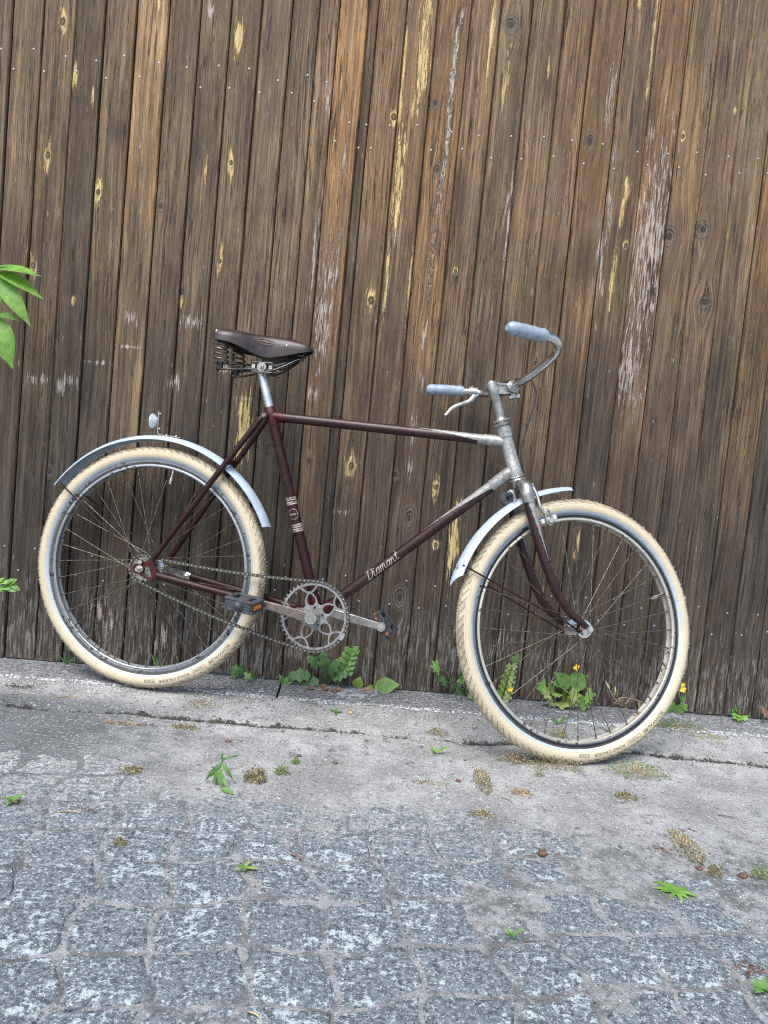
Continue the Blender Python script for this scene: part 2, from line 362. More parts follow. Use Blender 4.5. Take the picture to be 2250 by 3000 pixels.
def stone_mat(name, dark, mid, lich, amt, edge=False):
    t = NT(name); P = t.n('NewGeometry').outputs['Position']
    a = t.noise(P, 330, 4, .7); b = t.noise(P, 34, 8, .72); c_ = t.noise(P, 7, 3); e = t.noise(P, 90, 5, .7)
    c = t.mix(t.ss(e, .36, .62), dark, mid)
    c = t.mix(t.ss(t.noise(P, 12, 3), .60, .72, 0, .3), c, (.17, .15, .15))
    lm = t.ss(t.m('ADD', b, t.m('ADD', t.m('MULTIPLY', t.m('SUBTRACT', c_, .5), .55), t.m('MULTIPLY', t.m('SUBTRACT', e, .5), .75))), .545 - amt, .64 - amt)
    c = t.mix(t.m('MULTIPLY', lm, t.ss(a, .30, .55, .45, .95)), c, lich)
    c = t.mix(t.ss(t.noise(P, 135, 4, .8), .55, .60, 0, .72), c, (.47, .52, .56))
    c = t.mix(t.ss(t.noise(P, 95, 5, .8), .45, .39, 0, .8), c, (.026, .031, .036))
    c = t.mix(t.ss(a, .60, .68), c, (.55, .56, .58))
    c = t.mix(t.ss(a, .36, .28), c, (.035, .035, .038))
    if not edge:
        c = t.mix(t.ss(t.noise(P, 5.5, 6, .75), .64, .70, 0, .8), c, t.mix(a, (.40, .46, .47), (.58, .64, .63)))
        y = t.xyz(P)[1]; dn = t.noise(P, 22, 6, .7)
        dust = t.ss(t.m('ADD', y, t.m('MULTIPLY', t.m('SUBTRACT', dn, .5), 1.5)), 1.30, 1.80, 0, .92)
        c = t.mix(dust, c, t.mix(t.ss(e, .42, .58), (.185, .185, .186), (.45, .45, .445)))
    if edge:
        x, y, z = t.xyz(P); v = t.m('SUBTRACT', y, t.m('ADD', 2.33, t.m('MULTIPLY', x, .03)))
        vo = t.n('TexVoronoi', {'Vector': P, 'Scale': 115}, feature='F1').outputs
        k = t.ss(t.m('ADD', v, t.m('MULTIPLY', t.m('SUBTRACT', b, .5), .09)), -.138, -.150)
        c = t.mix(t.m('MULTIPLY', k, t.ss(vo[0], .58, .42)), c, t.mix(t.xyz(vo[1])[0], (.30, .31, .33), (.66, .68, .70)))
    h = t.m('ADD', t.m('MULTIPLY', a, .7), t.m('ADD', t.m('MULTIPLY', e, 1.3), t.m('MULTIPLY', lm, .35)))
    return t.out(t.bsdf(col=c, rough=.82, spec=.3, normal=t.bump(h, .0032)))
M['paver'] = stone_mat('lichened_paver', (.066, .081, .092), (.165, .198, .218), (.40, .475, .505), .020)
M['kerb'] = stone_mat('kerb_concrete', (.095, .098, .102), (.20, .20, .205), (.46, .48, .50), -.02, True)

mb = MB(); X0, X1, Y0, Y1, st = -1.75, 2.05, .5, 2.22, .0085
nx, ny = int((X1 - X0) / st), int((Y1 - Y0) / st)
vs = []
for j in range(ny + 1):
    for i in range(nx + 1):
        x, y = X0 + i * st, Y0 + j * st
        vs.append((x, y, ground_z(x, y)))
fs = [(j * (nx + 1) + i, j * (nx + 1) + i + 1, (j + 1) * (nx + 1) + i + 1, (j + 1) * (nx + 1) + i) for j in range(ny) for i in range(nx)]
far = 60; k0 = len(vs)
vs += [(-far, -far, -.02), (far, -far, -.02), (far, far, -.02), (-far, far, -.02)]
c0, c1, c2, c3 = 0, nx, ny * (nx + 1) + nx, ny * (nx + 1)
b_ = [i for i in range(nx + 1)]; r_ = [j * (nx + 1) + nx for j in range(ny + 1)]; t_ = [ny * (nx + 1) + i for i in range(nx, -1, -1)]; l_ = [j * (nx + 1) for j in range(ny, -1, -1)]
for edge, A, B_ in ((b_, k0, k0 + 1), (r_, k0 + 1, k0 + 2), (t_, k0 + 2, k0 + 3), (l_, k0 + 3, k0)):
    h_ = len(edge) // 2
    for q in range(len(edge) - 1): fs.append((edge[q], A if q < h_ else B_, edge[q + 1]))
    fs.append((edge[h_], A, B_))
mb.add(vs, fs)
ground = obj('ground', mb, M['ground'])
at_ = ground.data.attributes.new('crack', 'FLOAT', 'POINT')
def crack_fill_shade(x, y):
    if not (1.6 < y < 2.3): return 0
    q = (y - fence_y(x) - crack_v(x)); br = .45 + .55 * max(sstep(-.25, .15, fnz(x, 0, 3.1, 13)), exp(-((x - .88) / .16) ** 2), exp(-((x + .48) / .2) ** 2))  # local boosts paint the tyres' contact shade into the joint colour
    return br * (.75 * exp(-(q / .011) ** 2) + .38 * exp(-((q - .012) / .035) ** 2))
at_.data.foreach_set('value', [crack_fill_shade(v.co.x, v.co.y) for v in ground.data.vertices]); tag(ground, 'sandy grey paved ground in front of the fence', kind='structure')

# pavers: wavy interlocking stones, joints filled with sand
PU, PV, ROT = .127, .119, radians(9.5)
def warp(u, v):
    dn = Vector((u * 4.1 + 7, v * 4.1, 3)); d2 = Vector((u * 13, v * 13, 9)); e_ = (.018 * mnoise.noise(dn) + .005 * mnoise.noise(d2), .018 * mnoise.noise(dn + Vector((0, 0, 20))) + .005 * mnoise.noise(d2 + Vector((0, 0, 20))))
    return (e_[0] + u + .0095 * sin(2 * pi * v / (2 * PV) + .6) + .004 * sin(2 * pi * v / PV), e_[1] + v + .0075 * sin(2 * pi * u / (2 * PU) + 1.1) + .003 * sin(2 * pi * u / PU + 2))
def paver_mesh(pi_, pj_):
    mb = MB(); g = .0019; n = 5; u0, u1, v0, v1 = pi_ * PU, (pi_ + 1) * PU, pj_ * PV, (pj_ + 1) * PV; cu, cv = (u0 + u1) / 2, (v0 + v1) / 2
    def ringp(off, z):
        out = []
        for (a, b) in [((u0, v0), (u1, v0)), ((u1, v0), (u1, v1)), ((u1, v1), (u0, v1)), ((u0, v1), (u0, v0))]:
            for k in range(n):
                s_ = k / n; u, v = a[0] + (b[0] - a[0]) * s_, a[1] + (b[1] - a[1]) * s_
                fx = min(1, min(abs(u - u0), abs(u1 - u)) / .02); fy = min(1, min(abs(v - v0), abs(v1 - v)) / .02)
                r = .006 * (1 - fx) * (1 - fy)
                w = warp(u, v); d = Vector((w[0] - cu, w[1] - cv)); L = d.length
                uu = d * ((L - off * 1.25 - r - .0012 * mnoise.noise(Vector((w[0] * 45, w[1] * 45, 2)))) / L)
                out.append((uu.x, uu.y, z))
        return out
    N = 4 * n
    vs = ringp(g, -.03) + ringp(g, -.0045) + ringp(g + .0035, -.0010) + ringp(g + .010, 0.0) + [(0, 0, .0006)]
    fs = []
    for l in range(3):
        for k in range(N): fs.append((l * N + k, l * N + (k + 1) % N, (l + 1) * N + (k + 1) % N, (l + 1) * N + k))
    for k in range(N): fs.append((3 * N + k, 3 * N + (k + 1) % N, 4 * N))
    mb.add(vs, fs); return mb.mesh('paver', M['paver'], 0)
cr, sr = cos(ROT), sin(ROT)
for i in range(-18, 18):
    for j in range(-6, 18):
        a, b = i % 2, j % 2
        cu, cv = (i + .5) * PU, (j + .5) * PV
        x, y = cu * cr - cv * sr + .045, cu * sr + cv * cr + .02
        if not (-1.55 < x < 1.75 and .62 < y < 1.74): continue
        if abs(x - .06) > .24 + .50 * y: continue
        o = link('paver', paver_mesh(i, j), ground)
        o.location = (x, y, random.uniform(-.0012, .0012) - .0006); o.rotation_euler = (random.gauss(0, .006), random.gauss(0, .006), ROT + random.gauss(0, .004))

# kerb: long concrete edging stones along the foot of the fence
KZ = .0246
fence_rot = atan2(.03, 1)
FM = Matrix.Translation((0, 2.33, 0)) @ Matrix.Rotation(fence_rot, 4, 'Z')
kerb = MB(); box(kerb, (.2, -.07, -.03), (5.2, .19, .05)); kerb = obj('kerb', kerb, M['soil'], None, FM)
tag(kerb, 'low concrete kerb running along the foot of the fence', kind='structure')
for a, b in ((-2.25, -1.238), (-1.232, -.236), (-.229, 1.485), (1.492, 2.78)):
    mb = MB(); nx_, prof = 70, [(.045, -.04), (.045, .0), (-.02, .0005), (-.07, .0), (-.12, -.0008), (-.150, -.002), (-.160, -.005), (-.166, -.011), (-.169, -.020), (-.170, -.045)]
    vs = []
    for i in range(nx_ + 1):
        x = a + (b - a) * i / nx_; e = min(i, nx_ - i)
        for (v, z) in prof:
            ch = .0025 * (1 if e == 0 else 0) * (1 if z > -.01 else .4)
            jit = .0035 * fnz(x, v, 40, 3) + .003 * fnz(x, v, 11, 1)
            vs.append((x, v + (jit if v < -.13 else 0), KZ + z - ch + (.0012 * fnz(x, v, 30, 2) if z > -.02 else 0)))
    k = len(prof); fs = [(i * k + q, (i + 1) * k + q, (i + 1) * k + q + 1, i * k + q + 1) for i in range(nx_) for q in range(k - 1)]
    fs += [tuple(range(k)), tuple(nx_ * k + q for q in range(k - 1, -1, -1))]
    mb.add(vs, fs); obj('kerb_stone', mb, M['kerb'], kerb, None, 50)

# ------------------------------------------------------------------ fence
fence = thing('wooden_fence', (0, 2.33, 0), 'tall weathered brown fence of upright wooden planks behind the bicycle', 'fence', rz=fence_rot)
CHIP = [(-1.046,1.955,.0195,.0432),(-.530,1.960,.0195,.0811),(-1.001,1.798,.0108,.0486),(-.944,1.741,.0054,.0378),(-1.065,1.567,.0173,.0486),(-.911,1.478,.0151,.0541),(-.522,1.606,.0130,.0649),(-.596,1.578,.0054,.0649),(-.532,1.312,.0130,.0541),(-1.089,1.239,.0162,.0486),(-.770,2.038,.0086,.0270),(-.640,1.179,.0108,.0378),(-.062,1.242,.0216,.0378),(-.962,1.145,.0086,.0216),(-.029,1.982,.0076,.2811),(-.013,1.615,.0151,.2054),(.026,2.103,.0173,.1189),(.025,1.968,.0195,.1838),(.013,1.845,.0086,.0757),(.228,2.067,.0086,.2054),(.284,1.924,.0108,.0973),(.412,2.0,.0054,.0454),(.722,2.125,.0065,.2054),(.668,2.211,.0086,.0324),(.693,1.651,.0108,.0649),(.689,1.581,.0097,.0649),(.710,1.490,.0141,.0195),(.681,1.381,.0086,.1189),(.189,1.356,.0141,.0151),(1.005,1.934,.0086,.0130),(.851,1.840,.0130,.0195),(-.045,1.797,.0173,.0324),(.943,1.583,.0086,.0086),(.053,1.294,.0065,.1405),(-.020,1.286,.0065,.1405),(-.077,.729,.0238,.0411),(.197,.687,.0151,.0432),(.214,.504,.0151,.0151),(.271,.520,.0200,.1514),(-.420,.813,.0200,.1730),(.667,.517,.0151,.0216),(.667,.552,.0065,.0649)]
KNOT = [(.845,1.534,.0378,.0486),(.949,1.566,.0378,.0432),(.564,1.787,.0216,.0486),(.103,1.652,.0173,.0346),(.983,1.341,.0378,.0270),(-.208,.726,.0130,.0216),(.065,.710,.0173,.0238),(.122,.582,.0281,.0519),(-.639,1.203,.0195,.0270),(.990,.656,.0108,.0108),(.284,2.101,.0324,.0432),(.116,.326,.0332,.0541),(.077,1.845,.0151,.0216),(-1.0,.62,.02,.03),(-.72,1.45,.016,.022),(.47,1.1,.014,.02)]
FLAKE = [(.108,.84,.013,.09),(.105,.73,.011,.08),(.112,1.16,.010,.09),(.116,1.03,.010,.06),(-.603,1.118,.0541,.0270),(-.790,1.112,.0195,.0238),(-.979,.885,.0238,.0270),(-.954,.903,.0270,.0216),(-1.049,.900,.0541,.0195),(-.642,.930,.0238,.0270),(-.872,.968,.0486,.0065),(-.793,1.024,.0486,.0065),(-.246,1.828,.0108,.0541),(-.180,1.645,.0065,.0865),(-.238,1.5,.0065,.1405),(-.174,1.347,.0065,.0973),(-.247,1.325,.0086,.1297),(-.614,2.037,.0151,.0238),(-.804,1.621,.0151,.0086),(.339,1.528,.0108,.1405),(.638,1.455,.0200,.2162),(.788,1.506,.0757,.3568),(.613,1.927,.0130,.1297),(-.419,.901,.0324,.0086),(-.216,.942,.0270,.0324),(-.5,.987,.0216,.0130),(-.093,.580,.0324,.0086),(.77,1.12,.05,.14),(-.205,1.2,.03,.2),(-.83,.20,.03,.05),(-.78,.16,.02,.06),(-.35,.22,.025,.05),(.45,.2,.02,.06),(-.62,.13,.03,.05)]
STAIN = [(.181,1.560,.0238,.1730),(.593,1.415,.0757,.1297),(.703,1.959,.0130,.0757),(.945,2.069,.0173,.0865),(.548,2.173,.0130,.0757),(-.342,1.489,.0324,.1081),(-.634,1.635,.0432,.0973),(-.871,1.662,.0432,.0649),(-.014,1.225,.0216,.0865),(-.575,.748,.0432,.0649),(.694,.587,.0162,.0973),(.420,1.940,.0270,.0649),(.06,1.85,.012,.06)]
SEAM = [(.135,2.143),(.125,2.055),(.122,1.932),(.124,1.83),(.124,1.692),(.119,1.567),(.112,1.455),(.114,1.293)]
EDGES = [-1.47,-1.377,-1.285,-1.192,-1.1013,-1.008,-.9245,-.831,-.7365,-.644,-.556,-.4668,-.375,-.294,-.235,-.149,-.1195,-.034,.0585,.159,.250,.3453,.445,.535,.6335,.7365,.8355,.927,1.0255,1.120,1.214,1.308,1.402,1.496]
BR, LT, GY, OR, DK = (1, 1, 1), (1.55, 1.42, 1.18), (1.12, 1.18, 1.22), (2.0, 1.66, 1.25), (.72, .72, .75)
TINT = {2: (.8, .78, .75), 4: (1.12, 1.05, .95), 6: (.95, .9, .85), 7: (1.8, 1.7, 1.45), 8: (.80, .78, .74), 14: OR, 15: DK, 13: (1.15, 1.08, 1.02), 16: (1.35, 1.2, 1.0), 17: (1.25, 1.1, .98), 18: (1.45, 1.22, .92), 19: (1.18, 1.06, .95), 20: (1.0, .98, .92), 21: (1.15, 1.08, 1), 22: (1.22, 1.1, .95), 23: (1.25, 1.08, .82), 24: (1.08, 1.0, .92), 25: (1.35, 1.12, .9), 26: (1.05, .98, .86), 27: (1.12, 1.04, 1), 28: (1.22, 1.24, 1.15), 29: (1.3, 1.1, .78)}

def wood_mat(idx, u0, u1):
    t = NT('weathered_plank'); P = t.co('Object', fence); rnd = random.Random(idx * 7 + 3)
    off = (rnd.uniform(-9, 9), rnd.uniform(-9, 9), rnd.uniform(-9, 9)); _tv = rnd.uniform(.62, 1.18); tint = TINT.get(idx, tuple(_tv * k for k in (1, .985, .95)))
    inn = lambda L: [f for f in L if u0 - .008 < f[0] < u1 + .008]
    kn = inn(KNOT) + [(f[0], f[1], f[2] * .55, min(f[3], f[2] * 1.6) * .55) for f in inn(CHIP) if f[2] > .012 and f[3] < .09]
    Q = P
    for (a, b, w, h) in kn[:4]:                                     # grain flows round each knot
        d = t.vm('MULTIPLY', t.vm('SUBTRACT', P, (a, 0, b)), (1 / (w * 1.3), 0, 1 / (h * 2.2)))
        g = t.m('POWER', 2.718, t.m('MULTIPLY', t.vm('DOT_PRODUCT', d, d, 1), -1))
        dx = t.xyz(t.vm('SUBTRACT', P, (a, 0, b)))[0]
        Q = t.vm('SUBTRACT', Q, t.n('CombineXYZ', {0: t.m('MULTIPLY', t.m('MULTIPLY', g, dx), .85)}).outputs[0])
    Q = t.vm('ADD', Q, off)
    w1 = t.noise(t.vm('MULTIPLY', Q, (5, 1, 1.6)), 1, 2, .5)
    Q = t.vm('ADD', Q, t.n('CombineXYZ', {0: t.m('MULTIPLY', t.m('SUBTRACT', w1, .5), .03)}).outputs[0])
    fine = t.noise(t.vm('MULTIPLY', Q, (190, 40, 5.5)), 1, 5, .68)
    med = t.noise(t.vm('MULTIPLY', Q, (95, 20, 1.5)), 1, 4, .6)
    ring = t.m('FRACT', t.m('MULTIPLY', t.noise(t.vm('MULTIPLY', Q, (13, 3, .5)), 1, 2, .45), 9))
    blo = t.noise(t.vm('MULTIPLY', Q, (9, 3, 2.2)), 1, 5, .6)
    blo2 = t.noise(t.vm('MULTIPLY', Q, (26, 5, 5)), 1, 5, .62)
    crk = t.noise(t.vm('MULTIPLY', Q, (75, 20, 1.7)), 1, 3, .5)
    sp = t.noise(t.vm('MULTIPLY', Q, (120, 40, 20)), 1, 5, .7)
    dash = t.noise(t.vm('MULTIPLY', Q, (170, 60, 17)), 1, 4, .65)
    x, y, z = t.xyz(P)
    v = t.m('ADD', t.m('MULTIPLY', fine, .42), t.m('ADD', t.m('MULTIPLY', med, .40), t.m('MULTIPLY', blo, .38)))
    tt = lambda c: tuple(min(.9, c[k] * tint[k]) for k in range(3))
    c = t.mix(t.ss(v, .44, .60), tt((.027, .0180, .0105)), tt((.106, .0685, .036)))
    c = t.mix(t.ss(v, .58, .74), c, tt((.245, .166, .090)))
    c = t.mix(t.ss(ring, .80, .97, 0, .35), c, tt((.040, .026, .016)))
    c = t.mix(t.ss(blo2, .50, .72, 0, .5), c, t.mix(fine, (.060, .049, .036), (.225, .186, .130)))                          # greyed weathering
    c = t.mix(t.ss(t.m('ADD', blo2, t.m('MULTIPLY', t.m('SUBTRACT', fine, .5), .5)), .41, .26, 0, .80), c, (.020, .017, .015))
    c = t.mix(t.ss(dash, .42, .33, 0, .6), c, (.022, .017, .013))
    c = t.mix(t.ss(dash, .58, .68, 0, .45), c, tt((.26, .20, .145)))   # black weathering
    low = t.ss(t.m('ADD', z, t.m('MULTIPLY', t.m('SUBTRACT', blo, .5), 1.0)), 1.75, .40)    # planks get darker and greyer towards the foot
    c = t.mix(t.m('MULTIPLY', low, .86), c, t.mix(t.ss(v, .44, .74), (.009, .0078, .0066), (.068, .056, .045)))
    foot = t.ss(t.m('ADD', z, t.m('MULTIPLY', t.m('SUBTRACT', blo2, .5), .8)), .36, .10)
    scf = t.m('MULTIPLY', foot, t.ss(dash, .50, .60))
    c = t.mix(t.m('MULTIPLY', scf, .55), c, (.24, .235, .225))
    fl = t.m('MULTIPLY', t.ss(sp, .665, .70), t.ss(blo2, .42, .58))
    c = t.mix(t.m('MULTIPLY', fl, .8), c, (.40, .345, .285))                               # small pale flecks
    cr_ = t.ss(t.m('ABSOLUTE', t.m('SUBTRACT', crk, .53)), .011, .004)
    cr_ = t.m('MULTIPLY', cr_, t.ss(blo, .42, .56))
    c = t.mix(t.m('MULTIPLY', cr_, .8), c, (.010, .008, .007))
    hgt = t.m('ADD', t.m('MULTIPLY', fine, .8), t.m('ADD', t.m('MULTIPLY', med, .8), t.m('MULTIPLY', cr_, -1.0)))
    def feat(L, amp, soft, use, col, strength=1, bump=0, sy=1):
        nonlocal c, hgt
        for (a, b, w, h) in L:
            d = t.vm('MULTIPLY', t.vm('SUBTRACT', P, (a, 0, b)), (1 / w, 0, 1 / h))
            k = t.m('SUBTRACT', 1, t.vm('LENGTH', d, None, 1))
            k = t.m('ADD', k, t.m('MULTIPLY', t.m('SUBTRACT', use, .5), amp))
            k = t.ss(k, 0, soft)
            c = t.mix(t.m('MULTIPLY', k, strength), c, col)
            if bump: hgt = t.m('ADD', hgt, t.m('MULTIPLY', k, bump))
    flm = t.m('ADD', t.m('MULTIPLY', sp, .6), t.m('MULTIPLY', dash, .4))
    feat(inn(STAIN), 3.6, .8, t.m('ADD', t.m('MULTIPLY', fine, .6), t.m('MULTIPLY', dash, .36)), (.016, .0135, .013), .55)
    feat(inn(FLAKE), 8.5, .9, t.m('ADD', t.m('MULTIPLY', dash, .75), t.m('MULTIPLY', fine, .22)), (.44, .375, .325), .72, .5)
    yel = t.mix(t.ss(t.m('ADD', t.m('MULTIPLY', fine, .5), t.m('MULTIPLY', dash, .5)), .42, .58), (.30, .19, .065), (.62, .47, .20))
    big = [f for f in inn(CHIP) if f[2] > .0145 and f[3] > .09]
    feat([(a, b, w * .78, h * .9) for (a, b, w, h) in inn(CHIP) if (a, b, w, h) not in big], 5.6, .7, t.m('ADD', t.m('MULTIPLY', flm, .95), .05), yel, .85, -.7)
    feat([(a, b, w * 1.3, h) for (a, b, w, h) in big], 5.5, .4, t.m('ADD', t.m('MULTIPLY', dash, .6), t.m('MULTIPLY', fine, .32)), yel, .92, -.7)
    for (a, b, w, h) in inn(KNOT):
        d = t.vm('MULTIPLY', t.vm('SUBTRACT', P, (a, 0, b)), (1 / w, 0, 1 / h)); r = t.m('ADD', t.vm('LENGTH', d, None, 1), t.m('MULTIPLY', t.m('SUBTRACT', sp, .5), .5))
        rr = t.m('SINE', t.m('MULTIPLY', r, 26))
        kc = t.mix(t.ss(rr, -.5, .8), (.045, .037, .031), (.125, .108, .090))
        c = t.mix(t.ss(r, 1.0, .6, 0, .6), c, kc); c = t.mix(t.ss(r, .36, .15, 0, .85), c, (.018, .014, .012)); hgt = t.m('ADD', hgt, t.ss(r, .5, .3, 0, -1.2))
    for (a, b, w, h) in [f for f in inn(CHIP) if f[2] > .0125 and f[3] < .07]:
        feat([(a + .001, b - .002, w * .40, w * .62)], 1.6, .15, sp, (.032, .024, .018), .95, -.8)
        feat([(a, b - .003, w * .24, w * .36)], 1.2, .3, sp, (.13, .10, .07), .9, .4)
    if u0 < .12 < u1 or abs(u0 - .159) < .001:                                             # flaking bark seam
        sx = None
        for k in range(len(SEAM) - 1):
            (a1, b1), (a0, b0) = SEAM[k], SEAM[k + 1]
            val = t.n('MapRange', {0: z, 1: b0, 2: b1, 3: a0, 4: a1}).outputs[0]
            sx = val if sx is None else t.n('Mix', {0: t.m('LESS_THAN', z, SEAM[k][1]), 2: sx, 3: val}, data_type='FLOAT').outputs[0]
        wob = t.m('MULTIPLY', t.m('SUBTRACT', t.noise(P, 30, 6, .7), .5), .022)
        dd = t.m('ABSOLUTE', t.m('ADD', t.m('SUBTRACT', x, sx), wob))
        inz = t.m('MULTIPLY', t.ss(z, 1.24, 1.30), t.ss(z, 2.14, 2.10))
        vo = t.n('TexVoronoi', {'Vector': t.vm('MULTIPLY', P, (150, 0, 26)), 'Scale': 1}, feature='DISTANCE_TO_EDGE').outputs[0]
        band = t.m('MULTIPLY', t.m('MULTIPLY', t.ss(dd, .0085, .005), inz), t.ss(t.m('ADD', blo2, t.m('MULTIPLY', t.m('SUBTRACT', dash, .5), .6)), .34, .42))
        c = t.mix(band, c, t.mix(t.ss(t.m('ADD', vo, t.m('MULTIPLY', t.m('SUBTRACT', sp, .5), .5)), -.10, .03), (.014, .011, .010), t.mix(t.ss(z, 1.5, 1.75), (.25, .18, .11), (.40, .345, .275))))
        hgt = t.m('ADD', hgt, t.m('MULTIPLY', band, t.m('MULTIPLY', t.ss(vo, .02, .2), 2.5)))
    return t.out(t.bsdf(col=c, rough=t.m('ADD', .58, t.m('MULTIPLY', fine, .3)), spec=.35, normal=t.bump(hgt, .0026)))

nail_mb = MB(); lathe(nail_mb, [(0.0001, -.0012), (.0022, -.0011), (.0033, -.0004), (.0034, .001)], 9, closed=False)
M['nail'] = paint('galvanised_nail', (.30, .32, .34), .5, .5, .3)
nail_me = nail_mb.mesh('nail', M['nail'])
FTOP = 2.62
for i in range(len(EDGES) - 1):
    u0, u1 = EDGES[i], EDGES[i + 1]; w = u1 - u0; uc = (u0 + u1) / 2
    rnd = random.Random(i * 13 + 5); gap = rnd.choice((.0018, .0026, .0034, .0046)) if i != 15 else .002
    proud = rnd.uniform(-.0035, .0035); tw = rnd.uniform(-.003, .003); mb = MB(); vs = []
    if i == 14: proud = -.007
    if i == 15: proud = .004
    zb = KZ + .003 + rnd.uniform(0, .006); rows = [zb, .35, .8, 1.25, 1.7, 2.15, FTOP + rnd.uniform(-.02, .02)]
    bo = rnd.uniform(-.0012, .0012)
    for z in rows:
        j0, j1 = rnd.uniform(-.0005, .0007), rnd.uniform(-.0005, .0007); dy = proud + bo * sin(z * 2.1 + i)
        a, b = u0 + gap / 2 + j0 - uc, u1 - gap / 2 - j1 - uc
        # front face with eased edges, then a rear tongue that runs behind the next plank
        vs += [(a, .004 + dy + tw, z), (a + .0028, dy + tw, z), (b - .0028, dy - tw, z), (b, .004 + dy - tw, z), (b, .015 + dy, z), (b + .011, .0165, z), (b + .011, .024, z), (a + .013, .024, z), (a + .013, .0165, z), (a, .015 + dy, z)]
    k = 10; fs = []
    for r in range(len(rows) - 1):
        for q in range(k): fs.append((r * k + q, r * k + (q + 1) % k, (r + 1) * k + (q + 1) % k, (r + 1) * k + q))
    fs += [tuple(range(k - 1, -1, -1)), tuple((len(rows) - 1) * k + q for q in range(k))]
    mb.add(vs, fs, smooth=False)
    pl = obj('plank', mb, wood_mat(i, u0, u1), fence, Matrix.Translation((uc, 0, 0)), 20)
    left = uc < -.24
    zr = (1.862 + .012 * (uc + 1.2), 1.806 + .012 * (uc + 1.2)) if left else (1.767 + .028 * uc, 1.706 + .033 * uc)
    for (fx, zz) in ((.74, zr[0]), (.16, zr[1]), (.72, .370), (.22, .306)):
        if i in (8,) and zz > 1.5 and fx < .5: continue
        nl = link('nail', nail_me, pl); xx = (fx - .5) * w + rnd.uniform(-.006, .006)
        nl.location = (xx, proud + bo * sin(zz * 2.1 + i) + tw * (1 - 2 * fx) - .0003, zz + rnd.uniform(-.013, .013))
for zz in (.34, 1.76):
    mb = MB(); box(mb, (0, .05, zz), (3.1, .055, .09)); r = obj('rail', mb, M['dead'], fence)

# ------------------------------------------------------------------ bicycle
Bx, By, Bz = Vector((.9843, -.1763, -.0110)), Vector((.1757, .9834, -.0446)), Vector((.0186, .0420, .9989))
BO = Vector((-.6290, 2.1596, .3781)); BASE = Vector((.6, 0, -.3535))
bm_ = Matrix((Bx, By, Bz)).transposed().to_4x4(); bm_.translation = BO + bm_.to_3x3() @ BASE
bike = thing('bicycle', (0, 0, 0), 'old maroon and silver bicycle with cream tyres parked in front of the plank fence', 'bicycle')
bike.matrix_world = bm_
OFFM = Matrix.Translation(-BASE)
def bpart(name, mb, mats, parent=None, sharp=40):       # mesh in bike coordinates (rear hub at the origin, x forward, y left, z up)
    mb.map(lambda v: v - BASE)
    return obj(name, mb, mats, parent or bike, None, sharp)
HA, DL = radians(21.3), .4728
SA = Vector((1.0208, 0, .372)); FL, FE = .4335, .0616
Sf = Vector((cos(HA) * cos(DL), sin(DL), sin(HA) * cos(DL))); Sl = Vector((-cos(HA) * sin(DL), cos(DL), -sin(HA) * sin(DL))); Su = Vector((-sin(HA), 0, cos(HA)))
def S(v): v = Vector(v); return SA + Sf * v.x + Sl * v.y + Su * v.z
def spart(name, mb, mats, parent=None, sharp=40): mb.map(S); return bpart(name, mb, mats, parent, sharp)

# --- frame
BB = Vector((.5165, 0, -.0672)); ST = Vector((.3119, 0, .4925)); NEAR = Vector((0, -1, 0))
mb = MB(); tube(mb, [BB, ST], .0145, 20, ref=NEAR)
frame = bpart('frame', mb, M['maroon']); tag(frame, 'maroon painted frame with silver head')
axs = (ST - BB).normalized()
mb = MB(); tube(mb, [ST - axs * .052, ST - axs * .05, ST + axs * .004, ST + axs * .006], [.0146, .0160, .0164, .0150], 20)
tube(mb, [(.305, 0, .474), (.352, 0, .4728), (.356, 0, .4727)], [.0146, .0149, .0139], 18)
cyl(mb, ST - axs * .022 + Vector((-.014, -.026, 0)), ST - axs * .022 + Vector((-.014, .026, 0)), .0085, 14)
bpart('seat_lug', mb, M['red'], frame)
mb = MB(); cyl(mb, ST - axs * .022 + Vector((-.014, -.033, 0)), ST - axs * .022 + Vector((-.014, .033, 0)), .0045, 10); cyl(mb, ST - axs * .022 + Vector((-.014, -.030, 0)), ST - axs * .022 + Vector((-.014, -.0262, 0)), .0075, 6)
bpart('seat_bolt', mb, M['rust'], frame)
TT0, TT1 = Vector((.325, 0, .4735)), Vector((.966, 0, .4675))
upn = Vector((0, -.42, .90))
M['tt'] = spear('top_tube_paint', .60, .905, .25, True); M['dt'] = spear('down_tube_paint', .56, .915, .25, True); M['fk'] = spear('fork_paint', -.1, -.1001, .0, False)
mb = MB(); tube(mb, [TT0 + (TT1 - TT0) * k / 24 for k in range(25)], .0136, 24, ref=upn); bpart('top_tube', mb, M['tt'], frame)
DT0, DT1 = BB + Vector((.004, 0, .004)), Vector((.998, 0, .384)); dax = (DT1 - DT0).normalized(); dup = dax.cross(Vector((0, 1, 0))); dup = dup if dup.z > 0 else -dup
mb = MB(); tube(mb, [DT0 + (DT1 - DT0) * k / 24 for k in range(25)], .0148, 24, ref=dup * .90 + NEAR * .42); bpart('down_tube', mb, M['dt'], frame)
hdn = Vector((sin(HA), 0, -cos(HA)))
HT0, HT1 = SA - hdn * .146, SA + hdn * .004
mb = MB(); tube(mb, [HT0, HT0 + hdn * .003, HT0 + hdn * .030, HT0 + hdn * .032, HT1 - hdn * .034, HT1 - hdn * .032, HT1 - hdn * .002, HT1], [.0185, .0192, .0192, .0175, .0175, .0190, .0195, .0185], 24)
tube(mb, [Vector((.975, 0, .4674)), Vector((.922, 0, .4679)), Vector((.918, 0, .4679))], [.0155, .0152, .0138], 20)
tube(mb, [DT1 + dax * .008, DT1 - dax * .055, DT1 - dax * .060], [.0168, .0164, .0150], 20)
bpart('head_tube', mb, M['silver'], frame)
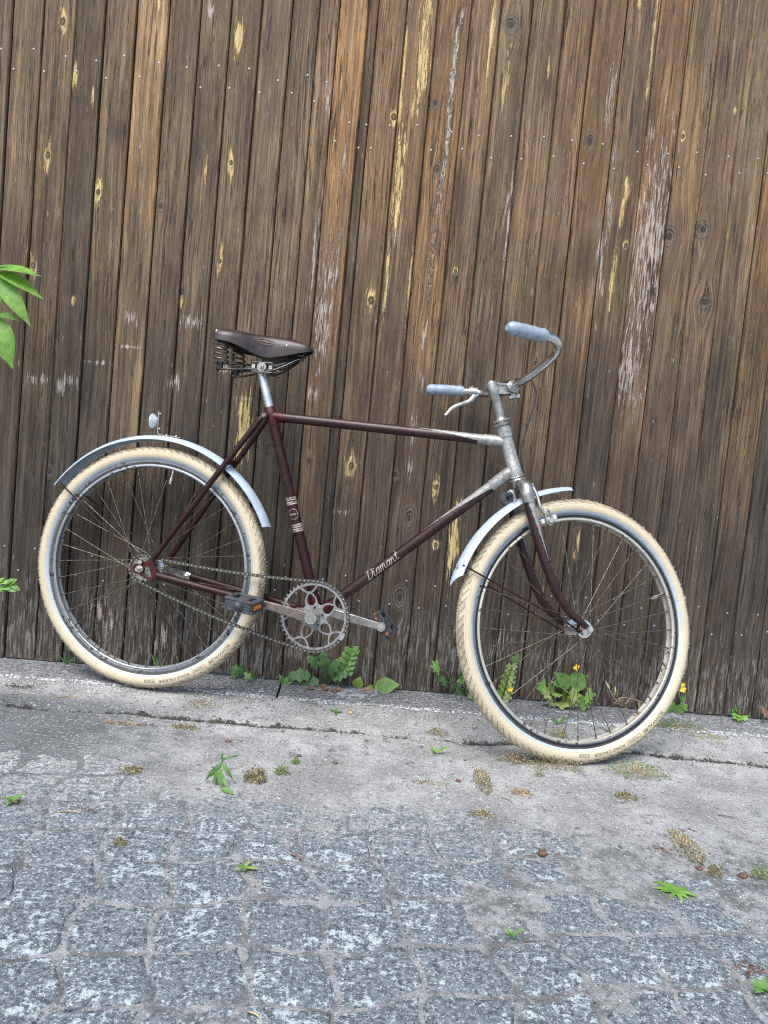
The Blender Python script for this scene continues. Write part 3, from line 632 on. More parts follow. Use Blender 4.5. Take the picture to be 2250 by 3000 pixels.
mb = MB(); cyl(mb, BB + Vector((0, -.036, 0)), BB + Vector((0, .036, 0)), .0205, 24)
tube(mb, [BB, BB + axs * .055], [.0175, .0160], 16); tube(mb, [BB, BB + dax * .055], [.0175, .0163], 16); bpart('bottom_bracket_shell', mb, M['red'], frame)
for s_ in (-1, 1):
    mb = MB(); tube(mb, spline([(.470, s_ * .022, -.0625), (.40, s_ * .036, -.0560), (.33, s_ * .045, -.0470), (.16, s_ * .055, -.0260), (.055, s_ * .059, -.0125)], 5), [.0098] * 15 + [.0115] * 6, 16)
    bpart('chain_stay', mb, M['maroon'], frame)
    mb = MB(); tube(mb, spline([(.2985, s_ * .021, .4690), (.288, s_ * .024, .452), (.262, s_ * .029, .4085), (.20, s_ * .038, .308), (.10, s_ * .051, .141), (.034, s_ * .059, .030)], 4), [.0062, .0070, .0078, .0082] + [.0085] * 17, 14)
    bpart('seat_stay', mb, M['maroon'], frame)
    mb = MB(); yy = s_ * .0590; th = .003 * s_
    prism(mb, [(-.024, .001), (-.019, .012), (-.008, .0135), (.008, .0095), (.012, -.002), (.008, -.0135), (-.006, -.0165), (-.019, -.0135)], yy - .003, yy + .003)
    strip(mb, [(.004, .008), (.018, .016), (.030, .024), (.044, .048)], [.012, .013, .016, .013], yy - .0026, yy + .0026)
    strip(mb, [(.030, .026), (.0385, .006), (.043, -.008), (.060, -.0130)], [.013, .017, .022, .021], yy - .0028, yy + .0028)
    strip(mb, [(.0, -.013), (.014, -.021), (.030, -.0245), (.046, -.018)], [.004, .0045, .006, .010], yy - .0024, yy + .0024)
    bpart('dropout', mb, M['red'], frame)
mb = MB(); tube(mb, [(.214, -.034, .327), (.218, 0, .332), (.214, .034, .327)], .0068, 10); bpart('seat_stay_bridge', mb, M['maroon'], frame)
mb = MB(); tube(mb, [(.455, -.024, -.058), (.455, .024, -.058)], .0085, 10); bpart('chain_stay_bridge', mb, M['red'], frame)
mb = MB(); tube(mb, spline([(.3295, 0, .391), (.322, 0, .3935), (.3165, 0, .389), (.3125, 0, .379), (.3185, 0, .3705), (.3165, 0, .366)], 4), .0016, 6); bpart('wire_hook', mb, M['maroon'], frame)
# printing on the tubes: bands, badge and name
def on_tube(P0, ax, r, up):
    nr = NEAR
    def f(s_, h):
        a = h / r; return P0 + ax * s_ + (nr * cos(a) + up * sin(a)) * (r + .00035)
    return f
def ribbon(mb, pts, w, f, mi=0):
    vs, fs = [], []; P = [Vector(p) for p in pts]
    for i, p in enumerate(P):
        tg = (P[min(i + 1, len(P) - 1)] - P[max(i - 1, 0)]); tg = tg.normalized() if tg.length else Vector((1, 0)); nn = Vector((-tg.y, tg.x)) * w / 2
        if i == 0: p = p - tg * w * .3
        if i == len(P) - 1: p = p + tg * w * .3
        vs += [f(*(p + nn)), f(*(p - nn))]
    for i in range(len(P) - 1): fs.append((2 * i, 2 * i + 1, 2 * i + 3, 2 * i + 2))
    mb.add(vs, fs)
def sp2(pts, k=4): return [(v.x, v.y) for v in spline([(p[0], p[1], 0) for p in pts], k)]
SCRIPT = {'D': (.72, [[(.16, .98), (.10, .5), (.06, .02)], [(-.12, .80), (.0, .97), (.30, 1.0), (.58, .80), (.60, .45), (.42, .10), (.10, .0), (-.06, .08)]]),
          'i': (.30, [[(.02, .48), (.03, .12), (.12, 0), (.26, .10)], [(.06, .72), (.08, .75)]]),
          'a': (.52, [[(.36, .44), (.20, .52), (.05, .36), (.04, .12), (.14, 0), (.28, .10), (.37, .46)], [(.38, .50), (.34, .14), (.42, 0), (.54, .12)]]),
          'm': (.74, [[(.0, .48), (.03, .3), (.02, 0)], [(.03, .32), (.16, .52), (.25, .42), (.25, 0)], [(.26, .32), (.40, .52), (.49, .42), (.49, .10), (.56, 0), (.70, .12)]]),
          'n': (.54, [[(.0, .48), (.03, .3), (.02, 0)], [(.03, .32), (.18, .52), (.28, .42), (.28, .10), (.36, 0), (.50, .12)]]),
          't': (.36, [[(.12, .86), (.10, .3), (.13, .05), (.22, 0), (.34, .12)], [(-.04, .56), (.30, .58)]])}
def script(mb, word, size, f, w, slant=.28, gap=1.0):
    x = 0
    for ch in word:
        adv, sts = SCRIPT[ch]
        for st_ in sts:
            pts = sp2(st_) if len(st_) > 2 else st_
            ribbon(mb, [((x + a + b * slant) * size, (b - .35) * size) for a, b in pts], w, f)
        x += adv * gap
    return x * size
mb = MB(); d0 = (Vector((.640, 0, .0625)) - DT0).dot(dax)
script(mb, 'Diamant', .0285, on_tube(DT0 + dax * d0, dax, .0148, dup), .0021)
bpart('name_lettering', mb, M['decal'], frame)
sup = Vector((1, 0, 0)) - axs * axs.x; sup = sup.normalized()
for zc in (.2405, .1675):
    kk = (zc - BB.z) / (ST.z - BB.z); c_ = BB + (ST - BB) * kk; mb = MB()
    for q in (-.0088, -.0035, .003, .0088):
        tube(mb, [c_ + axs * (q - .0021), c_ + axs * (q + .0021)], .01475, 20, caps=False)
    bpart('worn_band', mb, M['band'], frame)
kk = (.205 - BB.z) / (ST.z - BB.z); c_ = BB + (ST - BB) * kk
fb = on_tube(c_, axs, .0145, -sup)
mb = MB(); ribbon(mb, [(.0145 * cos(a * pi / 16), .0145 * sin(a * pi / 16)) for a in range(33)], .0016, lambda a, b: fb(a, b))
script(mb, 'Diamant', .0062, lambda a, b: fb(b + .0, -(a - .0105)), .0009)
bpart('round_badge', mb, M['band'], frame)

# --- seat post, saddle
mb = MB(); tube(mb, [ST - axs * .02, ST + axs * .075, ST + axs * .118], [.0128, .0128, .0110], 18)
seat_post = bpart('seat_post', mb, M['post'])
SADX = [.128, .134, .150, .175, .205, .235, .265, .30, .335, .37, .400, .413, .417]
SADT = [.683, .694, .7005, .7020, .7010, .7000, .6990, .6978, .6960, .6910, .6835, .6765, .671]
SADW = [.040, .062, .088, .098, .095, .080, .060, .046, .038, .032, .025, .016, .006]
SADB = [.672, .668, .661, .659, .656, .648, .6365, .630, .638, .648, .657, .662, .666]
def sad(i, tq, inn=0):
    w, tz, bz = SADW[i] - inn, SADT[i] - inn, SADB[i]; a = abs(tq) * pi / 2; sg = 1 if tq >= 0 else -1
    dip = .004 * (1 - min(1, abs(SADX[i] - .24) / .1)) * (1 - min(1, abs(tq) * 2.2))
    return (SADX[i] + .03 * (abs(tq) ** 2) * max(0, (.16 - SADX[i]) / .03) * .5, sg * w * sin(a) ** .75, bz + (tz - bz) * max(0, cos(a)) ** .55 - dip)
mb = MB(); nq = 24; rows = len(SADX)
Q = [-1 + 2 * k / nq for k in range(nq + 1)]
# refine along the length
def interp(A, f):
    i = min(int(f), len(A) - 2); r = f - i
    p0, p1, p2, p3 = A[max(i - 1, 0)], A[i], A[i + 1], A[min(i + 2, len(A) - 1)]
    return .5 * (2 * p1 + (p2 - p0) * r + (2 * p0 - 5 * p1 + 4 * p2 - p3) * r * r + (3 * p1 - p0 - 3 * p2 + p3) * r ** 3)
ff = [k / 3 for k in range((rows - 1) * 3 + 1)]
SADX, SADT, SADW, SADB = [[interp(A, f) for f in ff] for A in (SADX, SADT, SADW, SADB)]
rows = len(ff); m_ = len(Q)
vs = [sad(i, q) for i in range(rows) for q in Q] + [sad(i, q, .0042) for i in range(rows) for q in Q]
o_ = rows * m_; fs = []
for i in range(rows - 1):
    for k in range(nq):
        a = i * m_ + k; fs += [(a, a + 1, a + m_ + 1, a + m_), (o_ + a, o_ + a + m_, o_ + a + m_ + 1, o_ + a + 1)]
    for k in (0, nq): a = i * m_ + k; fs.append((a, a + m_, o_ + a + m_, o_ + a))
for i in (0, rows - 1):
    for k in range(nq): a = i * m_ + k; fs.append((a, a + 1, o_ + a + 1, o_ + a))
mb.add(vs, fs); saddle = bpart('saddle', mb, M['leather'], None, 60); tag(saddle, 'dark brown leather saddle with coil springs')
def sad_at(x, tq):                                       # point on the leather at a given x
    for i in range(rows - 1):
        if SADX[i] <= x <= SADX[i + 1]:
            r = (x - SADX[i]) / (SADX[i + 1] - SADX[i]); return Vector(sad(i, tq)) * (1 - r) + Vector(sad(i + 1, tq)) * r
    return Vector(sad(rows - 1, tq))
mb = MB()
for rr in (1, .8): tube(mb, [sad_at(.292 + .027 * rr * cos(a), -.74 - .115 * rr * sin(a)) for a in [2 * pi * k / 28 for k in range(28)]], .0007, 5, closed=True)
for k in (-.35, .0, .35): tube(mb, [sad_at(.292 + q, -.74 - .03 * k) for q in (-.016, 0, .016)], .0006, 5)
bpart('embossed_oval', mb, M['leather'], saddle)
for s_ in (-1, 1):
    mb = MB(); p = sad_at(.3505, s_ * .80); ball(mb, p, .0046, 10, sq=(1, .6, 1)); bpart('rivet', mb, M['nickel'], saddle)
    mb = MB(); ball(mb, sad_at(.166, s_ * .78), .0050, 10, sq=(.8, .8, 1)); bpart('rivet', mb, M['nickel'], saddle)
    yc = s_ * .068; mb = MB(); turns, nn = 4.6, 110
    xs, xe = .1720, .1790
    tube(mb, [(xs + (xe - xs) * k / nn + .0195 * cos(2 * pi * turns * k / nn + .5), yc + .0195 * sin(2 * pi * turns * k / nn + .5), .660 - .062 * k / nn) for k in range(nn + 1)], .0030, 8)
    sprg = bpart('coil_spring', mb, M['spring'], saddle)
    mb = MB(); yw = s_ * .062
    for dz, dy in ((0, .004), (-.0165, -.004)):
        tube(mb, spline([(.166, yw + dy, .6015 + dz), (.20, yw * .95 + dy, .6025 + dz), (.262, s_ * .032 + dy, .609 + dz * .8), (.312, s_ * .030 + dy, .610 + dz * .8), (.345, s_ * .024 + dy, .622 + dz * .6), (.378, s_ * .014 + dy * .6, .641 + dz * .4)], 5), .0027, 8)
    ball(mb, (.168, yw, .601), .006, 8); ball(mb, (.170, yw, .585), .007, 8)
    cyl(mb, (.175, yw, .583), (.175, yw, .604), .0085, 10)
    bpart('saddle_wire', mb, M['black'], saddle)
mb = MB(); box(mb, (.386, 0, .648), (.020, .030, .007), bev=.002); cyl(mb, (.388, 0, .636), (.388, 0, .664), .006, 10); box(mb, (.389, 0, .661), (.016, .028, .010), bev=.003)
bpart('nose_clip', mb, M['black'], saddle)
mb = MB(); box(mb, (.162, 0, .6655), (.020, .140, .005), bev=.002); bpart('rear_plate', mb, M['black'], saddle)
mb = MB(); cyl(mb, (.2735, 0, .588), (.2705, 0, .624), .0115, 14); cyl(mb, (.2865, -.034, .6050), (.2865, .034, .6050), .0135, 16)
for s_ in (-1, 1):
    box(mb, (.287, s_ * .031, .618), (.060, .013, .004), bev=.0015); box(mb, (.287, s_ * .031, .5915), (.060, .013, .004), bev=.0015)
    box(mb, (.262, s_ * .033, .605), (.010, .010, .010)); box(mb, (.312, s_ * .033, .605), (.010, .010, .010))
clampo = bpart('saddle_clamp', mb, M['oldchrome'], saddle)
mb = MB(); cyl(mb, (.2865, -.0395, .6050), (.2865, -.034, .6050), .0132, 22); cyl(mb, (.2865, -.043, .6050), (.2865, -.039, .6050), .0070, 6); cyl(mb, (.2865, -.048, .6050), (.2865, -.042, .6050), .0036, 10)
bpart('clamp_bolt', mb, M['alu'], saddle)

# --- wheels
R0, RT_ = .331, .0225
def tyre_prof(n=30):
    out = []
    for k in range(n + 1):
        a = radians(-150) + radians(300) * k / n
        r = RT_ * (1 + .012 * exp(-((abs(a) - .95) / .12) ** 2)); out.append((R0 + r * cos(a), r * sin(a)))
    return out
tp = tyre_prof()
tyre_mb = MB(); lathe(tyre_mb, tp, 220, closed=False)
# uv across: 0..1 over the profile
k_ = len(tp); cnt = 0
for i in range(220):
    for q in range(k_ - 1):
        tyre_mb.u[cnt] = [(i / 220, q / (k_ - 1)), ((i + 1) / 220, q / (k_ - 1)), ((i + 1) / 220, (q + 1) / (k_ - 1)), (i / 220, (q + 1) / (k_ - 1))]; cnt += 1
tyre_me = tyre_mb.mesh('tyre', M['tyre'], 0)
mb = MB()
for s_ in (-1, 1):
    pr = [(R0 + (RT_ + .0003) * cos(a), s_ * (RT_ + .0003) * sin(a)) for a in [radians(d) for d in (118, 123, 128, 133, 138)]]
    lathe(mb, pr, 160, closed=False)
stripe_me = mb.mesh('reflective_stripe', M['stripe'], 0)
def rim_me(a, b, nm, gm):
    half = [(.3135, .0115), (.3130, .0142), (.3085, .0152), (.3050, .0150), (.3025, .0138), (.3005, .0130), (.2980, .0140), (.2955, .0142), (.2935, .0128), (.2928, .0105), (.2945, .0070), (.2965, .0030)]
    mi = [0, 0, 2, 2, 0, 1, 1, 1, 1, 1, 1]
    prof = half + [(r, -y) for r, y in reversed(half)]
    mis = mi + [1] + mi[::-1] + [0]
    mb = MB(); lathe(mb, prof, 160, closed=True, mis=mis); return mb.mesh(nm, [a, b, gm], 30)
mb = MB()
for (z0, z1, r0, r1) in ((0, .95, .00125, .00125), (.95, .955, .00125, .0021), (.955, 1, .0021, .0021)): tube(mb, [(0, 0, z0), (0, 0, z1)], [r0, r1], 7)
spoke_me = mb.mesh('spoke', M['spoke'])
mb = MB(); mb2 = MB()
random.seed(5)
for k in range(520):
    a = random.uniform(0, 2 * pi); ps = random.choice((-1, 1)) * random.uniform(.1, 1.05); r = RT_; d = Vector((cos(a) * cos(ps), sin(ps), sin(a) * cos(ps))); p = Vector((R0 * cos(a), 0, R0 * sin(a))) + d * r * .99
    tn = Vector((-sin(a), 0, cos(a))); q = d.cross(tn) * .0009; tn = tn * .0009; L = random.uniform(.003, .0075); e = p + (d + Vector((random.gauss(0, .3), random.gauss(0, .3), random.gauss(0, .3)))).normalized() * L
    mb.add([p + tn, p - tn * .5 + q, p - tn * .5 - q, e], [(0, 1, 3), (1, 2, 3), (2, 0, 3)])
hair_me = mb.mesh('rubber_hairs', M['tyre'], 0)
mb = MB(); cyl(mb, (0, 0, 0), (0, 0, .012), .0042, 10); cyl(mb, (0, 0, .010), (0, 0, .030), .0026, 10); cyl(mb, (0, 0, .026), (0, 0, .036), .0046, 10); cyl(mb, (0, 0, .036), (0, 0, .046), .0036, 10, r2=.003)
valve_me = mb.mesh('valve', M['valve'])

def text_mesh(body):
    cu = bpy.data.curves.new('lettering', 'FONT'); cu.body = body; cu.size = 1; cu.resolution_u = 3
    ob = bpy.data.objects.new('lettering', cu); COL.objects.link(ob); bpy.context.view_layer.update()
    me = bpy.data.meshes.new_from_object(ob.evaluated_get(bpy.context.evaluated_depsgraph_get()))
    V_ = [v.co.copy() for v in me.vertices]; F_ = [tuple(p.vertices) for p in me.polygons]
    bpy.data.objects.remove(ob); bpy.data.curves.remove(cu); bpy.data.meshes.remove(me); return V_, F_
def tyre_text(th0, parts):
    """parts: (string, start in metres along the tyre, height, stretch); near side wall, letters' tops outwards"""
    mb = MB()
    def put(x, h):
        th = th0 - x / (R0 + .0); ps = radians(100) - h / RT_; r = RT_ + .00045
        rr = R0 + r * cos(ps); return (rr * cos(th), -r * sin(ps), rr * sin(th))
    for (s_, x0, size, stx) in parts:
        if s_ == '[]':
            w, h = size, stx
            for (a, b, c2, d2) in ((0, 0, w, .0007), (0, h - .0007, w, .0007), (0, 0, .0007, h), (w - .0007, 0, .0007, h)):
                vs = []; n = 6
                for k in range(n + 1): vs += [put(x0 + a + c2 * k / n, b - .002), put(x0 + a + c2 * k / n, b + d2 - .002)]
                mb.add(vs, [(2 * k, 2 * k + 1, 2 * k + 3, 2 * k + 2) for k in range(n)])
            continue
        V_, F_ = text_mesh(s_); mb.add([put(x0 + v.x * size * stx, v.y * size) for v in V_], F_, smooth=False)
    return mb.mesh('tyre_lettering', M['ink'], 0)
TXT = [('SCHWALBE', 0, .0120, 1.35), ('[]', .094, .011, .0085), ('ACTIVE', .109, .0065, 1.2), ('[]', .1065, .034, .0085), ('ROAD CRUISER', .150, .0108, 1.30), ('K-Guard', .263, .0070, 1.2), ('[]', .2605, .031, .0080)]

def wheel(name, M4, front, th_txt, valve_th, label):
    # hub is the wheel's own mesh; tyre, rim, spokes, valve and printing are its children
    mb = MB()
    fl = .031; rf = .0205 if front else .025
    if front:
        lathe(mb, [(.0075, -.0400), (.0125, -.0385), (.0125, -.036), (.0105, -.034), (rf + .003, -.033), (rf + .003, -.030), (.0135, -.028), (.0105, -.018), (.0100, 0), (.0105, .018), (.0135, .028), (rf + .003, .030), (rf + .003, .033), (.0105, .034), (.0125, .0385), (.0075, .040)], 26, closed=False)
        ax = .060
    else:
        lathe(mb, [(.010, -.047), (.021, -.044), (.021, -.038), (.017, -.036), (rf + .003, -.032), (rf + .003, -.029), (.023, -.024), (.0185, -.015), (.0175, 0), (.0185, .016), (.023, .024), (rf + .004, .029), (rf + .004, .032), (.026, .036), (.026, .046), (.014, .050)], 30, closed=False)
        ax = .082
    hub = obj(name, mb, M['chrome'], bike, M4); tag(hub, label)
    obj_ = lambda nm, me: link(nm, me, hub)
    obj_('tyre', tyre_me); obj_('reflective_stripe', stripe_me); obj_('rim', rim_me(M['rim_f'] if front else M['rim_r'], M['lip_f'] if front else M['lip_r'], 'rim', M['groove_f'] if front else M['groove_r']))
    tag(obj_('rubber_hairs', hair_me), None, kind='stuff')
    obj_('tyre_lettering', tyre_text(th_txt, TXT))
    mb = MB(); cyl(mb, (0, -ax, 0), (0, ax, 0), .0046, 12)
    for s_ in (-1, 1):
        y0 = s_ * (.0545 if front else .0625); cyl(mb, (0, y0, 0), (0, y0 + s_ * .0022, 0), .0105, 18); cyl(mb, (0, y0 + s_ * .0022, 0), (0, y0 + s_ * .010, 0), .0082, 6)
    obj('axle', mb, M['nickel'], hub)
    v = obj_('valve', valve_me); v.matrix_local = Matrix.Translation((.2965 * cos(valve_th), 0, .2965 * sin(valve_th))) @ Vector((-cos(valve_th), 0, -sin(valve_th))).to_track_quat('Z', 'Y').to_matrix().to_4x4()
    rs = random.Random(9 if front else 4)
    for k in range(36):
        th = 2 * pi * (k + .35) / 36; side = -1 if k % 2 == 0 else 1; lead = 1 if (k // 2) % 2 == 0 else -1
        ph = th + lead * radians(66) + rs.gauss(0, .02)
        a = Vector((rf * cos(ph), side * (fl + lead * .001), rf * sin(ph))); b = Vector((.2960 * cos(th), side * .0035, .2960 * sin(th)))
        d = b - a; o = link('spoke', spoke_me, hub)
        o.matrix_local = Matrix.Translation(a) @ d.to_track_quat('Z', 'Y').to_matrix().to_4x4() @ Matrix.Diagonal((1, 1, d.length, 1))
    return hub
MR = Matrix.Translation(-BASE)
rear_wheel = wheel('rear_wheel', MR, False, radians(-34), radians(82), 'rear wheel with cream tyre and grey spotted rim')
fw = Matrix((Sf, Sl, Su)).transposed().to_4x4(); fw.translation = S((FE, 0, -FL)) - BASE
# the wheel's printing and valve angles are measured from its own forward axis
front_wheel = wheel('front_wheel', fw, True, radians(-58), radians(3.5), 'front wheel turned toward the fence with cream tyre and rusty rim lip')

# --- rear hub details
mb = MB(); nT = 18
pts = []
for k in range(nT * 4):
    a = 2 * pi * k / (nT * 4); r = (.0345, .0350, .0405, .0350)[k % 4]; pts.append((r * cos(a), r * sin(a)))
prism(mb, pts, -.0460, -.0440)
sprk = obj('sprocket', mb, M['oldchrome'], rear_wheel)
mb = MB()
for k in range(5):
    a = radians(20 + 72 * k); strip(mb, [(.020 * cos(a + d), .020 * sin(a + d)) for d in (-.4, -.2, 0, .2, .4)], .006, -.0500, -.0464)
lathe(mb, [(.012, -.052), (.017, -.051), (.017, -.0465)], 22, closed=False); obj('lock_ring', mb, M['oldchrome'], rear_wheel)
mb = MB(); strip(mb, [(.012, -.004), (.030, -.006), (.060, -.011), (.090, -.0165)], [.026, .024, .021, .022], .046, .049)
for q in range(3): pass
tube(mb, [(.078, .046, -.0150), (.078, .060, -.0150)], .006, 10)
bpart('coaster_brake_arm', mb, M['chrome'])
mb = MB(); tube(mb, [(.088, .0590, -.0165), (.106, .0578, -.0190)], .0135, 16); cyl(mb, (.092, .040, -.020), (.092, .047, -.020), .0055, 6); bpart('brake_arm_clip', mb, M['chrome'])
# --- chain
CY = -.0455; C1, r1 = Vector((0, 0)), .0378; C2, r2 = Vector((BB.x, BB.z)), .0975
dv = C2 - C1; D = dv.length; be = atan2(dv.y, dv.x); al = math.asin((r2 - r1) / D)
up_a, lo_a = be + pi / 2 + al, be - pi / 2 - al
path = []
def arc(C, r, a0, a1, n): return [C + Vector((cos(a0 + (a1 - a0) * k / n), sin(a0 + (a1 - a0) * k / n))) * r for k in range(n + 1)]
A = arc(C2, r2, up_a, lo_a, 60); Bq = arc(C1, r1, lo_a, up_a - 2 * pi, 30)
def run(p, q, sag, n=40): return [p + (q - p) * (k / n) + Vector((0, -4 * sag * (k / n) * (1 - k / n))) for k in range(1, n)]
loop = A + run(A[-1], Bq[0], .0115) + Bq + run(Bq[-1], A[0], .010)
Ls = [0]
for i in range(1, len(loop) + 1): Ls.append(Ls[-1] + (loop[i % len(loop)] - loop[i - 1]).length)
nl = int(round(Ls[-1] / .0127 / 2) * 2); pit = Ls[-1] / nl
def at(s_):
    s_ %= Ls[-1]
    lo, hi = 0, len(Ls) - 1
    while hi - lo > 1:
        md = (lo + hi) // 2
        if Ls[md] <= s_: lo = md
        else: hi = md
    r = (s_ - Ls[lo]) / (Ls[lo + 1] - Ls[lo]); return loop[lo] * (1 - r) + loop[(lo + 1) % len(loop)] * r
J = [at(k * pit) for k in range(nl)]
def plate(mb, y0, y1, L, hr, wr):
    pts = []
    for k in range(5): a = pi / 2 + pi * k / 4; pts.append((hr * cos(a), hr * sin(a)))
    pts.append((L / 2, -wr))
    for k in range(5): a = -pi / 2 + pi * k / 4; pts.append((L + hr * cos(a), hr * sin(a)))
    pts.append((L / 2, wr)); prism(mb, pts, y0, y1)
mo, mi_ = MB(), MB()
for s_ in (-1, 1):
    plate(mo, s_ * .0030, s_ * .0042, pit, .0042, .0032); plate(mi_, s_ * .0016, s_ * .0028, pit, .0043, .0033)
for x in (0, pit): cyl(mo, (x, -.0053, 0), (x, .0050, 0), .0019, 7, mi=1); cyl(mi_, (x, -.0016, 0), (x, .0016, 0), .0038, 8)
me_o, me_i = mo.mesh('chain_link', [M['chain'], M['pin']]), mi_.mesh('chain_link', M['chain'])
mb = MB(); p, q = J[0], J[1]
a = Vector((p.x, CY - .0056, p.y)); b = Vector((q.x, CY - .0056, q.y)); i0 = int(nl * .135)
p, q = J[i0], J[i0 + 1]; dd = (q - p).normalized()
strip(mb, [p - dd * .004, p, q, q + dd * .004], [.006, .009, .009, .006], CY - .0072, CY - .0058); chain = bpart('chain', mb, M['pin']); tag(chain, 'thin oily bicycle chain')
for k in range(nl):
    p, q = J[k], J[(k + 1) % nl]; d = (q - p).normalized(); o = link('chain_link', me_o if k % 2 else me_i, chain)
    o.matrix_local = Matrix.Translation(Vector((p.x, CY, p.y)) - BASE) @ Matrix(((d.x, 0, -d.y), (0, 1, 0), (d.y, 0, d.x))).to_4x4()
# --- chainring
mb = MB(); n = 120
def annulus(mb, ri, ro, y0, y1, n=96): lathe(mb, [(ri, y0), (ro, y0), (ro, y1), (ri, y1)], n, closed=True)
annulus(mb, .0862, .0925, CY - .0016, CY + .0016)
for k in range(46):
    a = 2 * pi * k / 46; w = .030
    prism(mb, [(.0918 * cos(a - w), .0918 * sin(a - w)), (.0985 * cos(a - .008), .0985 * sin(a - .008)), (.0985 * cos(a + .008), .0985 * sin(a + .008)), (.0918 * cos(a + w), .0918 * sin(a + w))], CY - .0010, CY + .0010)
for k in range(5):
    t0 = radians(106 - 72 * k)
    pol = lambda r, d: (r * cos(t0 + d), r * sin(t0 + d))
    strip(mb, sp2([pol(.0885, .285), pol(.0770, .215), pol(.0695, .11), pol(.0672, 0), pol(.0695, -.11), pol(.0770, -.215), pol(.0885, -.285)], 4), .0050, CY - .00135, CY + .00135)
    for sg in (-1, 1):
        strip(mb, sp2([pol(.0672, sg * .02), pol(.056, sg * .20), pol(.046, sg * .33), pol(.036, sg * .40), pol(.030, sg * .42)], 4), [.0044] * 8 + [.0046, .005, .0055, .006, .007, .008, .009, .010, .011], CY - .0011 - .0001 * (sg + 1), CY + .0011 + .0001 * (sg + 1))
annulus(mb, .012, .0315, CY - .0019, CY + .0019, 48)
for k in range(5):
    a = radians(106 - 36 - 72 * k); prism(mb, [(.030 * cos(a - .5), .030 * sin(a - .5)), (.040 * cos(a - .33), .040 * sin(a - .33)), (.037 * cos(a), .037 * sin(a)), (.040 * cos(a + .33), .040 * sin(a + .33)), (.030 * cos(a + .5), .030 * sin(a + .5))], CY - .00105, CY + .00105)
mb.map(lambda v: v + Vector((BB.x, 0, BB.z))); chainring = bpart('chainring', mb, M['ring'], None, 30); tag(chainring, 'grey openwork chainring with five petal cutouts')
for k in range(5):
    a = radians(106 - 36 - 72 * k + 20); mb = MB(); c_ = BB + Vector((.0255 * cos(a), CY, .0255 * sin(a))); cyl(mb, c_ + Vector((0, -.0052, 0)), c_ + Vector((0, 0, 0)), .0030, 10); bpart('ring_bolt', mb, M['black'], chainring)
# --- cranks
ca = Vector((-.178, 0, .026)).normalized()
def crank(sy, mat, name):
    mb = MB(); d = ca if sy < 0 else -ca; yc = sy * .074; n_ = Vector((-d.z, 0, d.x))
    vs, fs = [], []; K = 12
    for i in range(K + 1):
        s_ = .012 + .158 * i / K; w = .0135 - .0035 * i / K; th = .0062; y = yc + sy * .008 * (i / K)
        c_ = BB + d * s_ + Vector((0, y, 0)); b = .0018
        for (a, q) in ((-w + b, -th), (w - b, -th), (w, -th + b), (w, th - b), (w - b, th), (-w + b, th), (-w, th - b), (-w, -th + b)): vs.append(c_ + n_ * a + Vector((0, q, 0)))
    for i in range(K):
        for k in range(8): fs.append((i * 8 + k, i * 8 + (k + 1) % 8, (i + 1) * 8 + (k + 1) % 8, (i + 1) * 8 + k))
    fs += [tuple(range(7, -1, -1)), tuple(K * 8 + k for k in range(8))]; mb.add(vs, fs)
    c_ = BB + d * .173 + Vector((0, yc + sy * .008, 0)); cyl(mb, c_ - Vector((0, .0072, 0)), c_ + Vector((0, .0072, 0)), .0135, 20)
    o = bpart(name, mb, mat, None, 35)
    mb = MB(); cyl(mb, BB + Vector((0, sy * .050, 0)), BB + Vector((0, sy * .0815, 0)), .0185, 24, r2=.0165); bpart('crank_boss', mb, M['alu'], o)
    mb = MB(); cyl(mb, BB + Vector((0, sy * .0814, 0)), BB + Vector((0, sy * .0835, 0)), .0098, 18); cyl(mb, BB + Vector((0, sy * .0834, 0)), BB + Vector((0, sy * .0842, 0)), .0070, 18); bpart('crank_cap', mb, M['alu'], o)
    return o, c_
cr_r, e_r = crank(-1, M['rust'], 'crank_arm'); tag(cr_r, 'rusty brown crank arm on the chain side')
cr_l, e_l = crank(1, M['alu'], 'crank_arm'); tag(cr_l, 'bright silver crank arm on the far side')
mb = MB(); cyl(mb, e_l - Vector((0, .0085, 0)), e_l + Vector((0, -.0070, 0)), .0075, 12); bpart('pedal_axle_end', mb, M['nickel'], cr_l)
mb = MB(); n_ = Vector((-ca.z, 0, ca.x))
